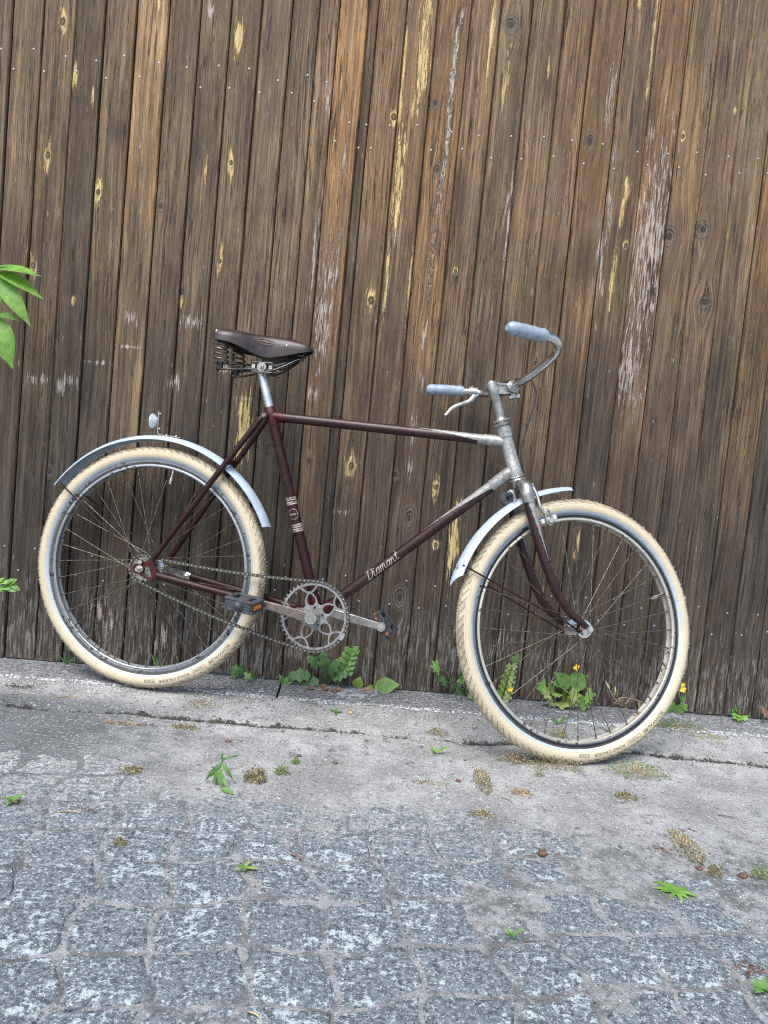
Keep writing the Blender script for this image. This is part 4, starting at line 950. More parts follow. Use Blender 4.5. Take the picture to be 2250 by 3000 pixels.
def pedal(c_, sy, ang):
    rot = Matrix.Rotation(-ang, 3, 'Y')
    T = lambda m_: m_.map(lambda v: c_ + rot @ Vector((v.x, v.y * sy, v.z)))
    mb = MB(); LX, LY, H = .082, .094, .035
    for y, l in ((.006, LX * .80), (LY - .008, LX * .90)):
        box(mb, (0, y, H / 2 - .004), (l, .018, .007), bev=.0018); box(mb, (0, y, -H / 2 + .004), (l, .018, .007), bev=.0018)
        for q in range(4): box(mb, (0, y, -.0072 + .0048 * q), (l * .93 - .001 * q, .0165 - .001 * (q % 2), .0026))
        box(mb, (0, y, 0), (l * .90, .013, H * .8))
    for sx in (-1, 1):
        box(mb, (sx * (LX / 2 - .006), LY / 2, H / 2 - .0045), (.013, LY - .004, .007), bev=.0018); box(mb, (sx * (LX / 2 - .006), LY / 2, -H / 2 + .0045), (.013, LY - .004, .007), bev=.0018)
        box(mb, (sx * (LX / 2 - .0075), LY / 2, 0), (.008, LY * .86, H * .7))
    box(mb, (0, LY * .52, H / 2 - .005), (.030, LY * .34, .006), bev=.0015); box(mb, (0, LY * .52, -H / 2 + .005), (.030, LY * .34, .006), bev=.0015)
    cyl(mb, (0, 0, 0), (0, LY, 0), .0095, 14)
    o = bpart('pedal', T(mb), M['rubber'])
    mb = MB(); lathe(mb, [(.0001, LY + .0095), (.006, LY + .0088), (.0095, LY + .0065), (.0105, LY + .003), (.0108, LY - .002)], 20, closed=False); bpart('end_cap', T(mb), M['rubber'], o)
    mb = MB(); lathe(mb, [(.0112, LY), (.0112, LY + .005), (.0135, LY + .005), (.0135, LY)], 22); bpart('cap_ring', T(mb), M['rubber'], o)
    for sx in (-1, 1):
        mb = MB(); box(mb, (sx * (LX / 2 - .0015), LY * .55, 0), (.004, LY * .54, .0135), bev=.0008); bpart('reflector', T(mb), M['orange' if sy < 0 else 'amber'], o)
    if sy > 0:
        for sx in (-1, 1):
            mb = MB(); box(mb, (sx * .027, -.0035, .0), (.011, .0022, .0070), bev=.0006); bpart('reflector', T(mb), M['amber'], o)
    mb = MB(); cyl(mb, (0, -.006, 0), (0, .002, 0), .0065, 12); bpart('pedal_spindle', T(mb), M['nickel'], o)
    return o
tag(pedal(e_r + Vector((0, -.010, 0)), -1, radians(-6)), 'black block pedal with orange reflector on the near side')
tag(pedal(e_l + Vector((0, .010, 0)), 1, radians(-47)), 'tilted black block pedal on the far side')

# --- mudguards
def fender(name, C, fr, a0, a1, tail, R=.3855, hw=.0310, parentf=bpart):
    """C, fr: centre and axes; arc from a0 to a1 (radians); tail(q): extra angle at the end per column"""
    mb = MB(); n, q = 64, 12; vs, fs = [], []
    for lay in (0, .0011):
        for i in range(n + 1):
            for k in range(q + 1):
                s_ = -1 + 2 * k / q; e0, e1 = tail(s_)
                a = (a0 + e0) + (a1 + e1 - a0 - e0) * i / n
                r = R - .0140 * abs(s_) ** 2.2 - lay + (.0012 if abs(s_) > .97 else 0)
                vs.append(Vector((r * cos(a), s_ * (hw - lay * .5), r * sin(a))))
    o_ = (n + 1) * (q + 1); m_ = q + 1
    for i in range(n):
        for k in range(q):
            a = i * m_ + k; fs += [(a, a + 1, a + m_ + 1, a + m_), (o_ + a, o_ + a + m_, o_ + a + m_ + 1, o_ + a + 1)]
        for k in (0, q): a = i * m_ + k; fs.append((a, a + m_, o_ + a + m_, o_ + a))
    for i in (0, n):
        for k in range(q): a = i * m_ + k; fs.append((a, a + 1, o_ + a + 1, o_ + a))
    mb.add([fr(v) for v in vs], fs); return parentf(name, mb, M['fender'], None, 50)
rf_ = fender('mudguard', 0, lambda v: v, radians(24.6), radians(146.4), lambda s_: (-.012 * s_, 0)); tag(rf_, 'rear mudguard of dull grey aluminium')
WF = lambda v: S((FE + v.x, v.y, -FL + v.z))
ff_ = fender('mudguard', 0, WF, radians(77.8), radians(142.8), lambda s_: (.012 * s_ + .012 * (abs(s_) > .8), .088 * (1 - abs(s_)) ** 1.3 + .0), R=.3865); tag(ff_, 'short front mudguard with pointed rear tail')
for s_ in (-1, 1):
    mb = MB(); tube(mb, spline([(.0035, s_ * .0655, .0210), (-.005, s_ * .0650, .0265), (-.15, s_ * .048, .120), (-.283, s_ * .0285, .2075), (-.292, s_ * .022, .2135)], 5), .0023, 8)
    tube(mb, [(.0035, s_ * .062, .0205), (.0035, s_ * .0685, .0205)], .0066, 12); bpart('mudguard_stay', mb, M['maroon'], rf_)
    mb = MB(); cyl(mb, (.0035, s_ * .0680, .0205), (.0035, s_ * .0712, .0205), .0056, 12); bpart('stay_screw', mb, M['nickel'], rf_)
    mb = MB(); P0 = Vector((.0445, s_ * .056, -.4365)); P1 = Vector((-.214, s_ * .0285, -.1945))
    tube(mb, [S(p) for p in spline([P0, P0 + (P1 - P0) * .08 - Vector((0, s_ * .001, 0)), P0 + (P1 - P0) * .93, P1, P1 + Vector((-.012, -s_ * .005, .012))], 5)], .0023, 8)
    bpart('mudguard_stay', mb, M['maroon'], ff_)
    mb = MB(); cyl(mb, S((.0445, s_ * .052, -.4365)), S((.0445, s_ * .062, -.4365)), .0068, 12); bpart('stay_screw', mb, M['nickel'], ff_)
mb = MB(); ball(mb, S((-.236, -.008, -.1845)), .0045, 8); bpart('mudguard_bolt', mb, M['alu'], ff_)
# rear reflector on its bracket
mb = MB()
vs = []; sec = [(.054, .3855 - .0003), (.020, .3868), (-.006, .3872), (-.0135, .3885), (-.0165, .3935), (-.0205, .455)]
for i in range(len(sec) - 1):
    a, b = Vector((sec[i][0], 0, sec[i][1])), Vector((sec[i + 1][0], 0, sec[i + 1][1])); tdir = (b - a).normalized(); nn = Vector((tdir.z, 0, -tdir.x)) * .0011
    w = .0075
    mb.add([a + nn + Vector((0, -w, 0)), a - nn + Vector((0, -w, 0)), a - nn + Vector((0, w, 0)), a + nn + Vector((0, w, 0)), b + nn + Vector((0, -w, 0)), b - nn + Vector((0, -w, 0)), b - nn + Vector((0, w, 0)), b + nn + Vector((0, w, 0))], [(0, 1, 5, 4), (1, 2, 6, 5), (2, 3, 7, 6), (3, 0, 4, 7), (0, 3, 2, 1), (4, 5, 6, 7)], smooth=False)
for p in ((-.018, -.003, .448), (-.0155, -.003, .405)): cyl(mb, (p[0] - .004, p[1], p[2]), (p[0] + .004, p[1], p[2]), .0028, 8)
for x in (.008, .038): ball(mb, (x, 0, .388), .0038, 8)
brk = bpart('reflector_bracket', mb, M['alu'])
mb = MB(); n = 24
prof = [(.0, -.0215), (.006, -.0225), (.010, -.0245), (.0185, -.0345), (.0215, -.0365), (.0215, -.0405), (.017, -.0425), (.009, -.0437), (.0001, -.0440)]
vs = [(x, r * cos(2 * pi * k / n), .4255 + r * sin(2 * pi * k / n)) for (r, x) in prof for k in range(n)]
fs = [(i * n + k, i * n + (k + 1) % n, (i + 1) * n + (k + 1) % n, (i + 1) * n + k) for i in range(len(prof) - 1) for k in range(n)]
mb.add(vs, fs); bpart('reflector_lens', mb, M['lens'], brk, 50)

# --- fork, head set, brake, stem, handlebar (steering frame: f forward, l left, u up the steering axis)
for s_ in (-1, 1):
    pts = spline([(-.0035, s_ * .044, -.045), (-.0075, s_ * .0455, -.068), (-.0105, s_ * .048, -.157), (-.0065, s_ * .050, -.257), (.0048, s_ * .051, -.332), (.0270, s_ * .052, -.384), (.0480, s_ * .052, -.411), (.0605, s_ * .052, -.4285)], 6)
    n = len(pts); rad = [.0148 - .0008 * min(1, i / 8) - (.0065 * max(0, (i / (n - 1) - .25) / .75)) for i in range(n)]
    ref = Sf * .52 - Sl * .85
    m = M.setdefault('fork', None) or spear('fork_stripe_paint', .50, .93, .165, False)
    M['fork'] = m
    mb = MB(); tube(mb, [S(p) for p in reversed(pts)], list(reversed(rad)), 20, ref=ref); leg = bpart('fork_leg', mb, m)
    mb = MB(); prism(mb, [(.050, -.4205), (.061, -.4190), (.071, -.4260), (.072, -.4345), (.066, -.4425), (.050, -.4455), (.037, -.4420), (.039, -.4310)], s_ * .0495, s_ * .0535); mb.map(S); bpart('fork_end', mb, M['red'] if s_ > 0 else M['rust'], leg)
mb = MB(); tube(mb, [S(p) for p in spline([(-.0085, -.0455, -.0695), (-.006, -.0455, -.052), (-.001, -.039, -.033), (.001, -.020, -.0225), (.001, 0, -.0205), (.001, .020, -.0225), (-.001, .039, -.033), (-.006, .0455, -.052), (-.0085, .0455, -.0695)], 4)], [.0168] * 4 + [.0182] * 25 + [.0168] * 4, 18)
tube(mb, [S((0, 0, -.024)), S((0, 0, -.006))], .0195, 20); bpart('fork_crown', mb, M['oldchrome'])
for (u0, prof) in ((0, [(.0190, -.0095), (.0235, -.0080), (.0255, -.0045), (.0235, -.0012), (.0215, .0005), (.0240, .0025), (.0230, .0068), (.0180, .0085)]), (0, [(.0190, .1465), (.0235, .1480), (.0262, .1520), (.0235, .1552), (.0210, .1560), (.0250, .1585), (.0250, .1625), (.0165, .1645), (.0150, .1690)])):
    mb = MB(); n = 26; vs = [S((r * cos(2 * pi * k / n), r * sin(2 * pi * k / n), u)) for (r, u) in prof for k in range(n)]
    mb.add(vs, [(i * n + k, i * n + (k + 1) % n, (i + 1) * n + (k + 1) % n, (i + 1) * n + k) for i in range(len(prof) - 1) for k in range(n)])
    bpart('headset_cup' if prof[0][1] < 0 else 'headset_locknut', mb, M['oldchrome'])
mb = MB(); tube(mb, [S((0, 0, .160)), S((0, 0, .232)), S((0, 0, .234)), S((0, 0, .266)), S((0, 0, .2705)), S((0, 0, .272))], [.0128, .0128, .0142, .0146, .0130, .006], 22)
tube(mb, [S((0, 0, .271)), S((0, 0, .2755))], .0065, 6)
# forward arm of the stem, a flat I-section, and the handlebar clamp
CL = Vector((.0555, 0, .2445))
for (z0, z1, hw) in ((.2615, .2665, .009), (.2345, .2395, .009)):
    a, b = Vector((.006, 0, (z0 + z1) / 2)), Vector((CL.x - .004, 0, (z0 + z1) / 2 - .012 + (0 if z0 > .25 else .004)))
    ys = Vector((0, hw, 0)); h = Vector((0, 0, .0028)); mb.add([S(p) for p in (a - ys - h, a + ys - h, b + ys - h, b - ys - h, a - ys + h, a + ys + h, b + ys + h, b - ys + h)], [(3, 2, 1, 0), (4, 5, 6, 7), (0, 1, 5, 4), (1, 2, 6, 5), (2, 3, 7, 6), (3, 0, 4, 7)], smooth=False)
a, b = Vector((.006, 0, .2505)), Vector((CL.x - .006, 0, .2415)); ys = Vector((0, .0055, 0)); h = Vector((0, 0, .0135))
mb.add([S(p) for p in (a - ys - h, a + ys - h, b + ys - h * .7, b - ys - h * .7, a - ys + h, a + ys + h, b + ys + h * .8, b - ys + h * .8)], [(3, 2, 1, 0), (4, 5, 6, 7), (0, 1, 5, 4), (1, 2, 6, 5), (2, 3, 7, 6), (3, 0, 4, 7)], smooth=False)
tube(mb, [S(CL + Vector((0, y, 0))) for y in (-.0165, -.0145, .0145, .0165)], [.0155, .0175, .0175, .0155], 22)
box_ = MB(); box(box_, (CL.x - .004, 0, CL.z - .0235), (.013, .020, .016), bev=.002); box_.map(S); mb.add(box_.v, box_.f, smooth=False)
stem = bpart('stem', mb, M['alu'])
mb = MB(); cyl(mb, S(CL + Vector((-.018, -.004, -.0265))), S(CL + Vector((.012, -.004, -.0265))), .0052, 10); cyl(mb, S(CL + Vector((.004, -.004, -.0265))), S(CL + Vector((.013, -.004, -.0265))), .0078, 6); bpart('stem_bolt', mb, M['nickel'], stem)
def bar_pts(s_): return [(CL.x, 0, CL.z), (CL.x + .001, s_ * .03, CL.z + .0005), (.0600, s_ * .065, .2465), (.0720, s_ * .105, .2530), (.0830, s_ * .150, .2620), (.0890, s_ * .190, .2715), (.0850, s_ * .220, .2830), (.0680, s_ * .240, .2945), (.0400, s_ * .2505, .3060), (-.06, s_ * .2705, .3360)]
mb = MB(); L_ = bar_pts(1); R_ = bar_pts(-1); tube(mb, [S(p) for p in spline(list(reversed(R_)) + L_[1:], 6)], .0112, 18); hbar = bpart('handlebar', mb, M['chrome']); tag(hbar, 'swept back chrome handlebar with milky grips')
for s_ in (-1, 1):
    mb = MB(); a, b = Vector((.036, s_ * .2515, .3072)), Vector((-.070, s_ * .2725, .339)); n = 14
    pts = [S(a + (b - a) * (k / n)) for k in range(n + 1)]; rd = [.0150, .0170, .0162] + [.0158 + .0012 * sin(k / 8 * pi) for k in range(9)] + [.0168, .0150, .0085]
    tube(mb, pts, rd, 18)
    for q in (.25, .42, .58, .74):
        c_ = S(a + (b - a) * q); tube(mb, [c_, c_ + (S(b) - S(a)).normalized() * .0022], .0174, 18)
    bpart('grip', mb, M['grip'], hbar)
# brake lever on the far side, its cable, and the caliper
mb = MB(); c0 = Vector((.062, .2445, .2985)); d_ = Vector((-.7, .30, .38)).normalized()
tube(mb, [S((.074, .237, .2920)), S((.052, .2465, .3015))], .0152, 16)
tube(mb, [S(p) for p in spline([(.064, .234, .290), (.052, .236, .277), (.036, .238, .271), (.010, .238, .268), (-.018, .238, .262), (-.048, .238, .244)], 5)], [.0085] * 8 + [.0062] * 14 + [.0052] * 4, 12, flat=.6)
tube(mb, [S((.058, .236, .281)), S((.092, .225, .287))], .0056, 10); tube(mb, [S((.062, .236, .303)), S((.062, .236, .315))], .0036, 8)
lever = bpart('brake_lever', mb, M['alu'])
mb = MB(); tube(mb, [S(p) for p in spline([(.092, .225, .287), (.110, .16, .290), (.116, .09, .280), (.118, .03, .270), (.131, .015, .254), (.1345, .018, .216), (.1045, .02, .162), (.0644, .02, .105), (.040, .018, .06), (.034, .015, .010)], 6)], .0024, 8); bpart('brake_cable', mb, M['cable'])
mb = MB(); pth = spline([(.020, .004, -.0215), (.026, -.006, -.0235), (.0300, -.018, -.033), (.0300, -.027, -.050), (.0280, -.033, -.070), (.0260, -.0365, -.088), (.0290, -.0372, -.100), (.0345, -.0372, -.112)], 6)
tube(mb, [S(p) for p in pth], .0046, 12)
loop_ = [(.0345, -.0372, -.112), (.0335, -.0372, -.128), (.0365, -.0372, -.138), (.0435, -.0372, -.1415), (.0495, -.0372, -.137), (.0515, -.0372, -.127), (.0500, -.0372, -.113), (.0465, -.0372, -.104), (.0400, -.0372, -.102)]
tube(mb, [S(p) for p in spline(loop_ + [loop_[0]], 4)], .0036, 8)
tube(mb, [S((.030, .02, -.028)), S((.030, -.018, -.028))], .006, 10)
cal = bpart('brake_caliper', mb, M['alu'])
for s_ in (-1, 1):
    mb = MB(); box(mb, (.0455, s_ * .0265, -.1275), (.050, .013, .0135), rot=Matrix.Rotation(radians(-5), 3, 'Y'), bev=.002); mb.map(S); bpart('brake_pad', mb, M['pad'], cal)
mb = MB(); cyl(mb, S((.0435, -.030, -.132)), S((.0435, -.044, -.132)), .0060, 10); bpart('pad_bolt', mb, M['nickel'], cal)
mb = MB(); tube(mb, [S(p) for p in spline([(.024, .012, -.026), (.030, .030, -.040), (.028, .038, -.075), (.034, .038, -.112), (.042, .034, -.135)], 5)], .0045, 10); bpart('caliper_arm', mb, M['alu'], cal)
mb = MB()
for k in range(7):
    pass
lathe(mb, [(.006, -.006), (.017, -.006), (.019, -.002), (.019, .004), (.006, .006)], 20, closed=True)
mb.map(lambda v: Vector((v.x - .042, v.y + .006, v.z - .046))); spart('mudguard_clamp_disc', mb, M['rubber'])
mb = MB(); tube(mb, [S(p) for p in spline([(-.036, -.012, -.026), (-.030, -.016, -.036), (-.0285, -.016, -.052), (-.034, -.014, -.062)], 4)], .0036, 8); tube(mb, [S((-.044, -.010, -.030)), S((-.024, -.010, -.030))], .0042, 8); bpart('mudguard_clip', mb, M['oldchrome'])
mb = MB(); box(mb, (.020, -.022, -.054), (.014, .010, .008), bev=.001); mb.map(S); bpart('brake_nut', mb, M['alu'])

# ------------------------------------------------------------------ plants
def leaf_mb(L, W, lobes=0, depth=.3, fold=.25, curl=.35, n=9, tip=1.0, rnd=None, base=.12):
    mb = MB(); vs = []
    for i in range(n + 1):
        t_ = i / n
        if lobes: w = W * (base + (1 - base) * sin(pi * min(1, t_ * .92 + .06)) ** .75) * (1 - depth * (.5 + .5 * cos(2 * pi * lobes * t_)))
        else: w = W * (sin(pi * t_ ** .85) ** .9) * (1 if t_ < .97 else .4)
        w = max(w, W * .02)
        for s_ in (-1, -.5, 0, .5, 1):
            x = L * t_ + (L * .07 * (1 - abs(s_)) if lobes else -L * .05 * abs(s_)) * (1 if 0 < i < n else 0)
            z = fold * abs(s_) * w - curl * L * t_ * t_ + (rnd.gauss(0, .02) * L * .3 if rnd else 0)
            vs.append((x, s_ * w, z))
    fs = [(i * 5 + k, i * 5 + k + 1, i * 5 + 6 + k, i * 5 + 5 + k) for i in range(n) for k in range(4)]
    mb.add(vs, fs); return mb
def palm_leaf_mb(R, lobes=5, depth=.35, span=1.7, cup=.25, rnd=None):
    mb = MB(); n = lobes * 6; vs = [(0, 0, 0)]
    for rg in (.5, 1):
        for k in range(n + 1):
            a = -span * 1.0 + 2 * span * k / n; ph = cos(2 * pi * lobes * (k / n) - pi)
            r = R * (1 - depth * (.5 - .5 * ph) * (rg == 1) - .08 * depth * (.5 - .5 * ph)) * rg * (1 - .12 * abs(a) / span)
            vs.append((R * .35 + r * cos(a) * .95 - R * .35 * (rg < 1) * 0, r * sin(a), cup * R * (rg * sin(a) ** 2 * .5 - rg * rg * .4) + (rnd.gauss(0, .03) * R if rnd else 0)))
    fs = [(0, 1 + k, 2 + k) for k in range(n)] + [(1 + k, n + 2 + k, n + 3 + k, 2 + k) for k in range(n)]
    mb.add(vs, fs); return mb
def orient(d, up=(0, -.6, .8)):
    x = Vector(d).normalized(); z = Vector(up); z = (z - x * z.dot(x)).normalized(); y = z.cross(x)
    return Matrix((x, y, z)).transposed()
class Plant:
    def __init__(s, name, loc, label, cat='plant', group=None): s.o = thing(name, loc, label, cat, group); s.r = random.Random(hash(label) % 1000 if False else len(label) * 17 + int(abs(loc[0]) * 1000))
    def leaf(s, base, d, up, mb, mat, nm='leaf'):
        m = orient(d, up); b = Vector(base); s_r = s.r; mb.map(lambda v: m @ v + b); return obj(nm, mb, M[mat], s.o, None, 0)
    def stem(s, pts, r, mat='leaf_mid', nm='stem'):
        mb = MB(); tube(mb, spline(pts, 4), r, 6); return obj(nm, mb, M[mat], s.o)
    def flower(s, c_, r=.007):
        mb = MB()
        for k in range(4):
            a = pi / 2 * k + s.r.random(); m = orient((cos(a), -.3, sin(a)), (0, -1, .3)); q = leaf_mb(r * 1.3, r * .62, fold=.1, curl=.1, n=4); q.map(lambda v: m @ v + Vector(c_)); mb.add(q.v, q.f)
        ball(mb, c_, r * .3, 6); return obj('flower', mb, M['petal'], s.o, None, 0)
GZ = KZ + .001
def fy(x, d=.0): return fence_y(x) - d
def celandine(x, d, label, n, size, mats, seed, flowers=0, height=.06, z0=GZ, spread=1.0):
    p = Plant('celandine', (x, fy(x, d), z0), label, 'plant'); r = random.Random(seed)
    for k in range(n):
        a = r.uniform(-1.4, 1.4) * spread; hh = r.uniform(.25, 1) * height; dx = sin(a) * size * r.uniform(.5, 1.3); dy = -abs(cos(a)) * size * r.uniform(.1, .55)
        tip = Vector((dx, dy, hh)); p.stem([(0, 0, 0), (dx * .5, dy * .4, hh * .8), tip], .0011)
        p.leaf(tip, (sin(a) * 1.0, -.5 + r.uniform(-.2, .2), r.uniform(-.25, .55)), (r.gauss(0, .3), -.75, .7), palm_leaf_mb(size * r.uniform(.32, .55), r.choice((3, 5)), .38, 1.8, .3, r), r.choice(mats))
    for k in range(flowers):
        fx = r.uniform(-.5, .5) * size; fh = height * (1.05 + .35 * k); p.stem([(0, 0, 0), (fx * .6, -.004, fh * .6), (fx, -.008, fh)], .0009); p.flower((fx, -.010, fh + .003))
    return p
# dark lobed herb with a tall pale shoot, in front of the chainring
p = Plant('greater_celandine', (-.085, fy(-.085, .012), GZ), 'dark green lobed weed with one tall pale shoot at the fence foot below the chainring', 'plant'); r = random.Random(3)
for (dx, h, ln, wd, dirx, up_) in ((-.10, .030, .070, .026, -1, .1), (-.055, .062, .050, .022, -.6, .6), (-.02, .050, .062, .024, -.15, .9), (.0, .040, .060, .022, .35, .8), (-.055, .020, .060, .024, -.8, -.35), (.02, .03, .055, .022, .8, .5)):
    p.stem([(0, 0, 0), (dx * .4, -.01, h * .7), (dx * .55, -.014, h)], .0014, 'leaf_dark')
    p.leaf((dx * .55, -.014, h), (dirx, -.35, up_), (0, -.8, .6), leaf_mb(ln, wd, 3, .45, .15, .3, 14, rnd=r), 'leaf_dark')
p.stem([(.03, -.01, 0), (.045, -.012, .05), (.062, -.014, .105)], .0018)
for k in range(5):
    for s_ in (-1, 1): p.leaf((.045 + .005 * k, -.013, .045 + .018 * k), (s_ * .8 + .3, -.3, .45), (0, -.85, .5), leaf_mb(.034 - .002 * k, .0125, 2, .45, .1, .3, 10, rnd=r), 'leaf_mid')
p.leaf((.062, -.014, .108), (.5, -.2, .8), (0, -.9, .4), leaf_mb(.036, .014, 3, .4, .1, .2, 12), 'leaf_mid')
for k in range(5): p.leaf((r.uniform(-.04, .05), -.022 - r.uniform(0, .03), .004), (r.uniform(-1, 1), -.5, .1), (0, -.3, 1), leaf_mb(.028, .010, 0, 0, .4, .3, 5, rnd=r), 'dead', 'dead_leaf')
p = Plant('dock_seedling', (.105, fy(.105, .012), GZ), 'round crinkled light green leaf lying against the fence, right of the chainring weeds', 'plant')
p.leaf((-.04, 0, .004), (.9, -.35, .38), (-.15, -.75, .65), leaf_mb(.082, .030, 0, 0, .12, .15, 10, rnd=random.Random(2)), 'leaf_mid'); p.leaf((-.045, 0, .002), (-.4, -.4, .3), (0, -.8, .6), leaf_mb(.022, .009, 0, 0, .2, .2, 6), 'leaf_yel')
p = Plant('dock_seedling', (.018, fy(.018, .012), GZ), 'small cupped yellow-green seedling leaf between the dark weed and the round leaf', 'plant')
p.leaf((-.012, 0, .002), (.25, -.4, .9), (.1, -.9, .3), leaf_mb(.040, .018, 0, 0, .25, .25, 8, rnd=random.Random(6)), 'leaf_yel'); p.leaf((.012, -.008, .003), (.9, -.6, .1), (0, -.5, .8), leaf_mb(.03, .009, 0, 0, .3, .3, 5), 'dead', 'dead_leaf')
p = Plant('weed_sprout', (-.225, fy(-.225, .03), GZ), 'tiny narrow-leaved sprout growing in the joint between two kerb stones', 'plant')
for (a, b) in ((1, .5), (.6, .9), (-.3, .8)): p.leaf((0, 0, 0), (a, -.3, b), (0, -.8, .6), leaf_mb(.034, .008, 0, 0, .2, .3, 6), 'leaf_mid')
p = celandine(-.31, .010, 'small dark green lobed weed at the fence foot right of the rear tyre', 5, .05, ['leaf_dark', 'leaf_mid'], 21, 0, .035)
p = celandine(.325, .012, 'thin lobed weed at the fence foot half hidden behind the front tyre', 7, .07, ['leaf_mid', 'leaf_dark'], 22, 0, .09)
p = Plant('celandine', (.475, fy(.475, .012), GZ), 'upright yellowish lobed weed with a yellow flower, left one seen through the front wheel', 'plant'); r = random.Random(8)
for k in range(7):
    h = .012 + .017 * k
    for s_ in (-1, 1): p.leaf((.0 + .003 * k, -.012, h), (s_ * .9, -.45, .15), (0, -.9, .4), palm_leaf_mb(.024 - .0014 * k, 3, .35, 1.7, .3, r), 'leaf_yel' if (k + s_) % 3 else 'leaf_mid')
p.stem([(0, 0, 0), (.01, -.008, .07), (.022, -.010, .135)], .0016); p.flower((.018, -.03, .045), .008)
p.leaf((.022, -.010, .125), (.35, -.2, .9), (0, -.9, .4), leaf_mb(.034, .012, 3, .4, .1, .2, 12), 'leaf_mid')
p = Plant('celandine', (.665, fy(.665, .012), GZ), 'wide bushy light green weed with large oval leaves, right one seen through the front wheel', 'plant'); r = random.Random(12)
for k in range(20):
    a = r.uniform(-1.5, 1.5); tip = Vector((sin(a) * r.uniform(.01, .085), -.012 - r.uniform(0, .03), r.uniform(.012, .062)))
    p.leaf(tip, (sin(a), -.55, r.uniform(-.2, .5)), (r.gauss(0, .25), -.85, .55), palm_leaf_mb(r.uniform(.020, .032), r.choice((3, 5)), .35, 1.8, .3, r), r.choice(('leaf_mid', 'leaf_mid', 'leaf_yel', 'leaf_yel', 'leaf_bright')))
p.stem([(0, 0, 0), (.015, -.012, .05), (.025, -.018, .072)], .0018)
for (dx, dz, L, W) in ((-.75, .55, .075, .021), (-.95, .16, .068, .017), (.78, .66, .066, .030)):
    p.leaf((.022, -.02, .070), (dx, -.25, dz), (0, -.93, .35), leaf_mb(L, W, 0, 0, .12, .12, 11, rnd=r), 'leaf_mid')
p.stem([(.01, -.01, 0), (.03, -.018, .08), (.033, -.022, .128)], .001); p.flower((.033, -.026, .132), .009)
p = Plant('celandine', (1.045, fy(1.045, .012), GZ), 'lobed weed with two yellow flowers at the fence foot right of the front tyre', 'plant'); r = random.Random(15)
p.leaf((-.012, 0, .005), (-.55, -.3, .75), (0, -.9, .4), palm_leaf_mb(.036, 5, .4, 1.6, .2, r), 'leaf_bright'); p.leaf((.0, 0, .002), (.3, -.3, .8), (0, -.9, .4), palm_leaf_mb(.027, 3, .3, 1.6, .2, r), 'leaf_mid')
p.leaf((.018, 0, .02), (.6, -.3, .5), (0, -.9, .4), palm_leaf_mb(.020, 3, .3, 1.6, .2, r), 'leaf_mid'); p.leaf((.016, 0, .045), (.3, -.3, .8), (0, -.9, .4), palm_leaf_mb(.014, 3, .3, 1.6, .2, r), 'leaf_bright')
p.stem([(0, 0, 0), (.014, -.006, .04), (.012, -.010, .085)], .0013); p.flower((.012, -.012, .085), .009); p.flower((.010, -.012, .101), .006)
p = celandine(1.265, .014, 'small bright lobed weed at the fence foot near the right edge of the picture', 5, .05, ['leaf_bright', 'leaf_mid'], 25, 0, .035)
p = Plant('celandine', (1.36, fy(1.36, .02), GZ), 'rightmost weed at the fence foot, with a reddish wilting top leaf', 'plant'); r = random.Random(17)
p.leaf((-.01, 0, .03), (-.6, -.4, .2), (0, -.8, .6), palm_leaf_mb(.030, 5, .4, 1.8, .3, r), 'dead', 'dead_leaf'); p.leaf((.0, 0, .01), (.5, -.4, .3), (0, -.9, .4), palm_leaf_mb(.028, 5, .4, 1.8, .3, r), 'leaf_dark'); p.leaf((-.02, 0, .005), (-.3, -.5, .2), (0, -.9, .4), palm_leaf_mb(.022, 3, .4, 1.8, .3, r), 'leaf_mid'); p.stem([(0, 0, 0), (0, -.004, .03)], .0015)
p = Plant('grass_tuft', (-.615, fy(-.615, .015), GZ), 'few thin green grass blades at the fence foot inside the rear wheel', 'plant')
for (a, h) in ((-.5, .07), (-.25, .05), (.3, .045), (.05, .03)): p.leaf((0, 0, 0), (a, -.2, 1), (0, -1, .2), leaf_mb(h, .0028, 0, 0, .2, .15, 6), 'leaf_mid', 'blade')
p = Plant('grass_tuft', (-.90, fy(-.90, .015), GZ), 'faint thin grass blades at the fence foot left of the rear tyre', 'plant')
for (a, h) in ((-.8, .05), (-.3, .045), (.6, .04), (.9, .05), (.1, .035)): p.leaf((0, 0, 0), (a, -.2, .8), (0, -1, .2), leaf_mb(h, .0022, 0, 0, .2, .2, 6), 'leaf_dark', 'blade')
p = Plant('dry_grass', (.865, fy(.865, .02), GZ), 'dry straw-coloured bent grass stalk seen through the front wheel', 'plant'); r = random.Random(31)
p.stem([(.03, 0, 0), (-.02, -.01, .03), (-.055, -.012, .075)], .0010, 'dry', 'stalk'); p.stem([(.10, -.01, .02), (.04, -.015, .042), (-.01, -.015, .045), (-.03, -.012, .02)], .0012, 'dry', 'stalk')
for (x, z, dx, dz) in ((-.05, .07, -.5, .8), (-.01, .045, -.3, -.9), (.02, .045, -.5, -.7), (.05, .040, .1, -.8), (-.03, .05, -.05, 1), (.07, .03, .2, -.8)): p.leaf((x, -.014, z), (dx, -.1, dz), (0, -1, .2), leaf_mb(.030, .0035, 0, 0, .3, .3, 5), 'dry', 'blade')

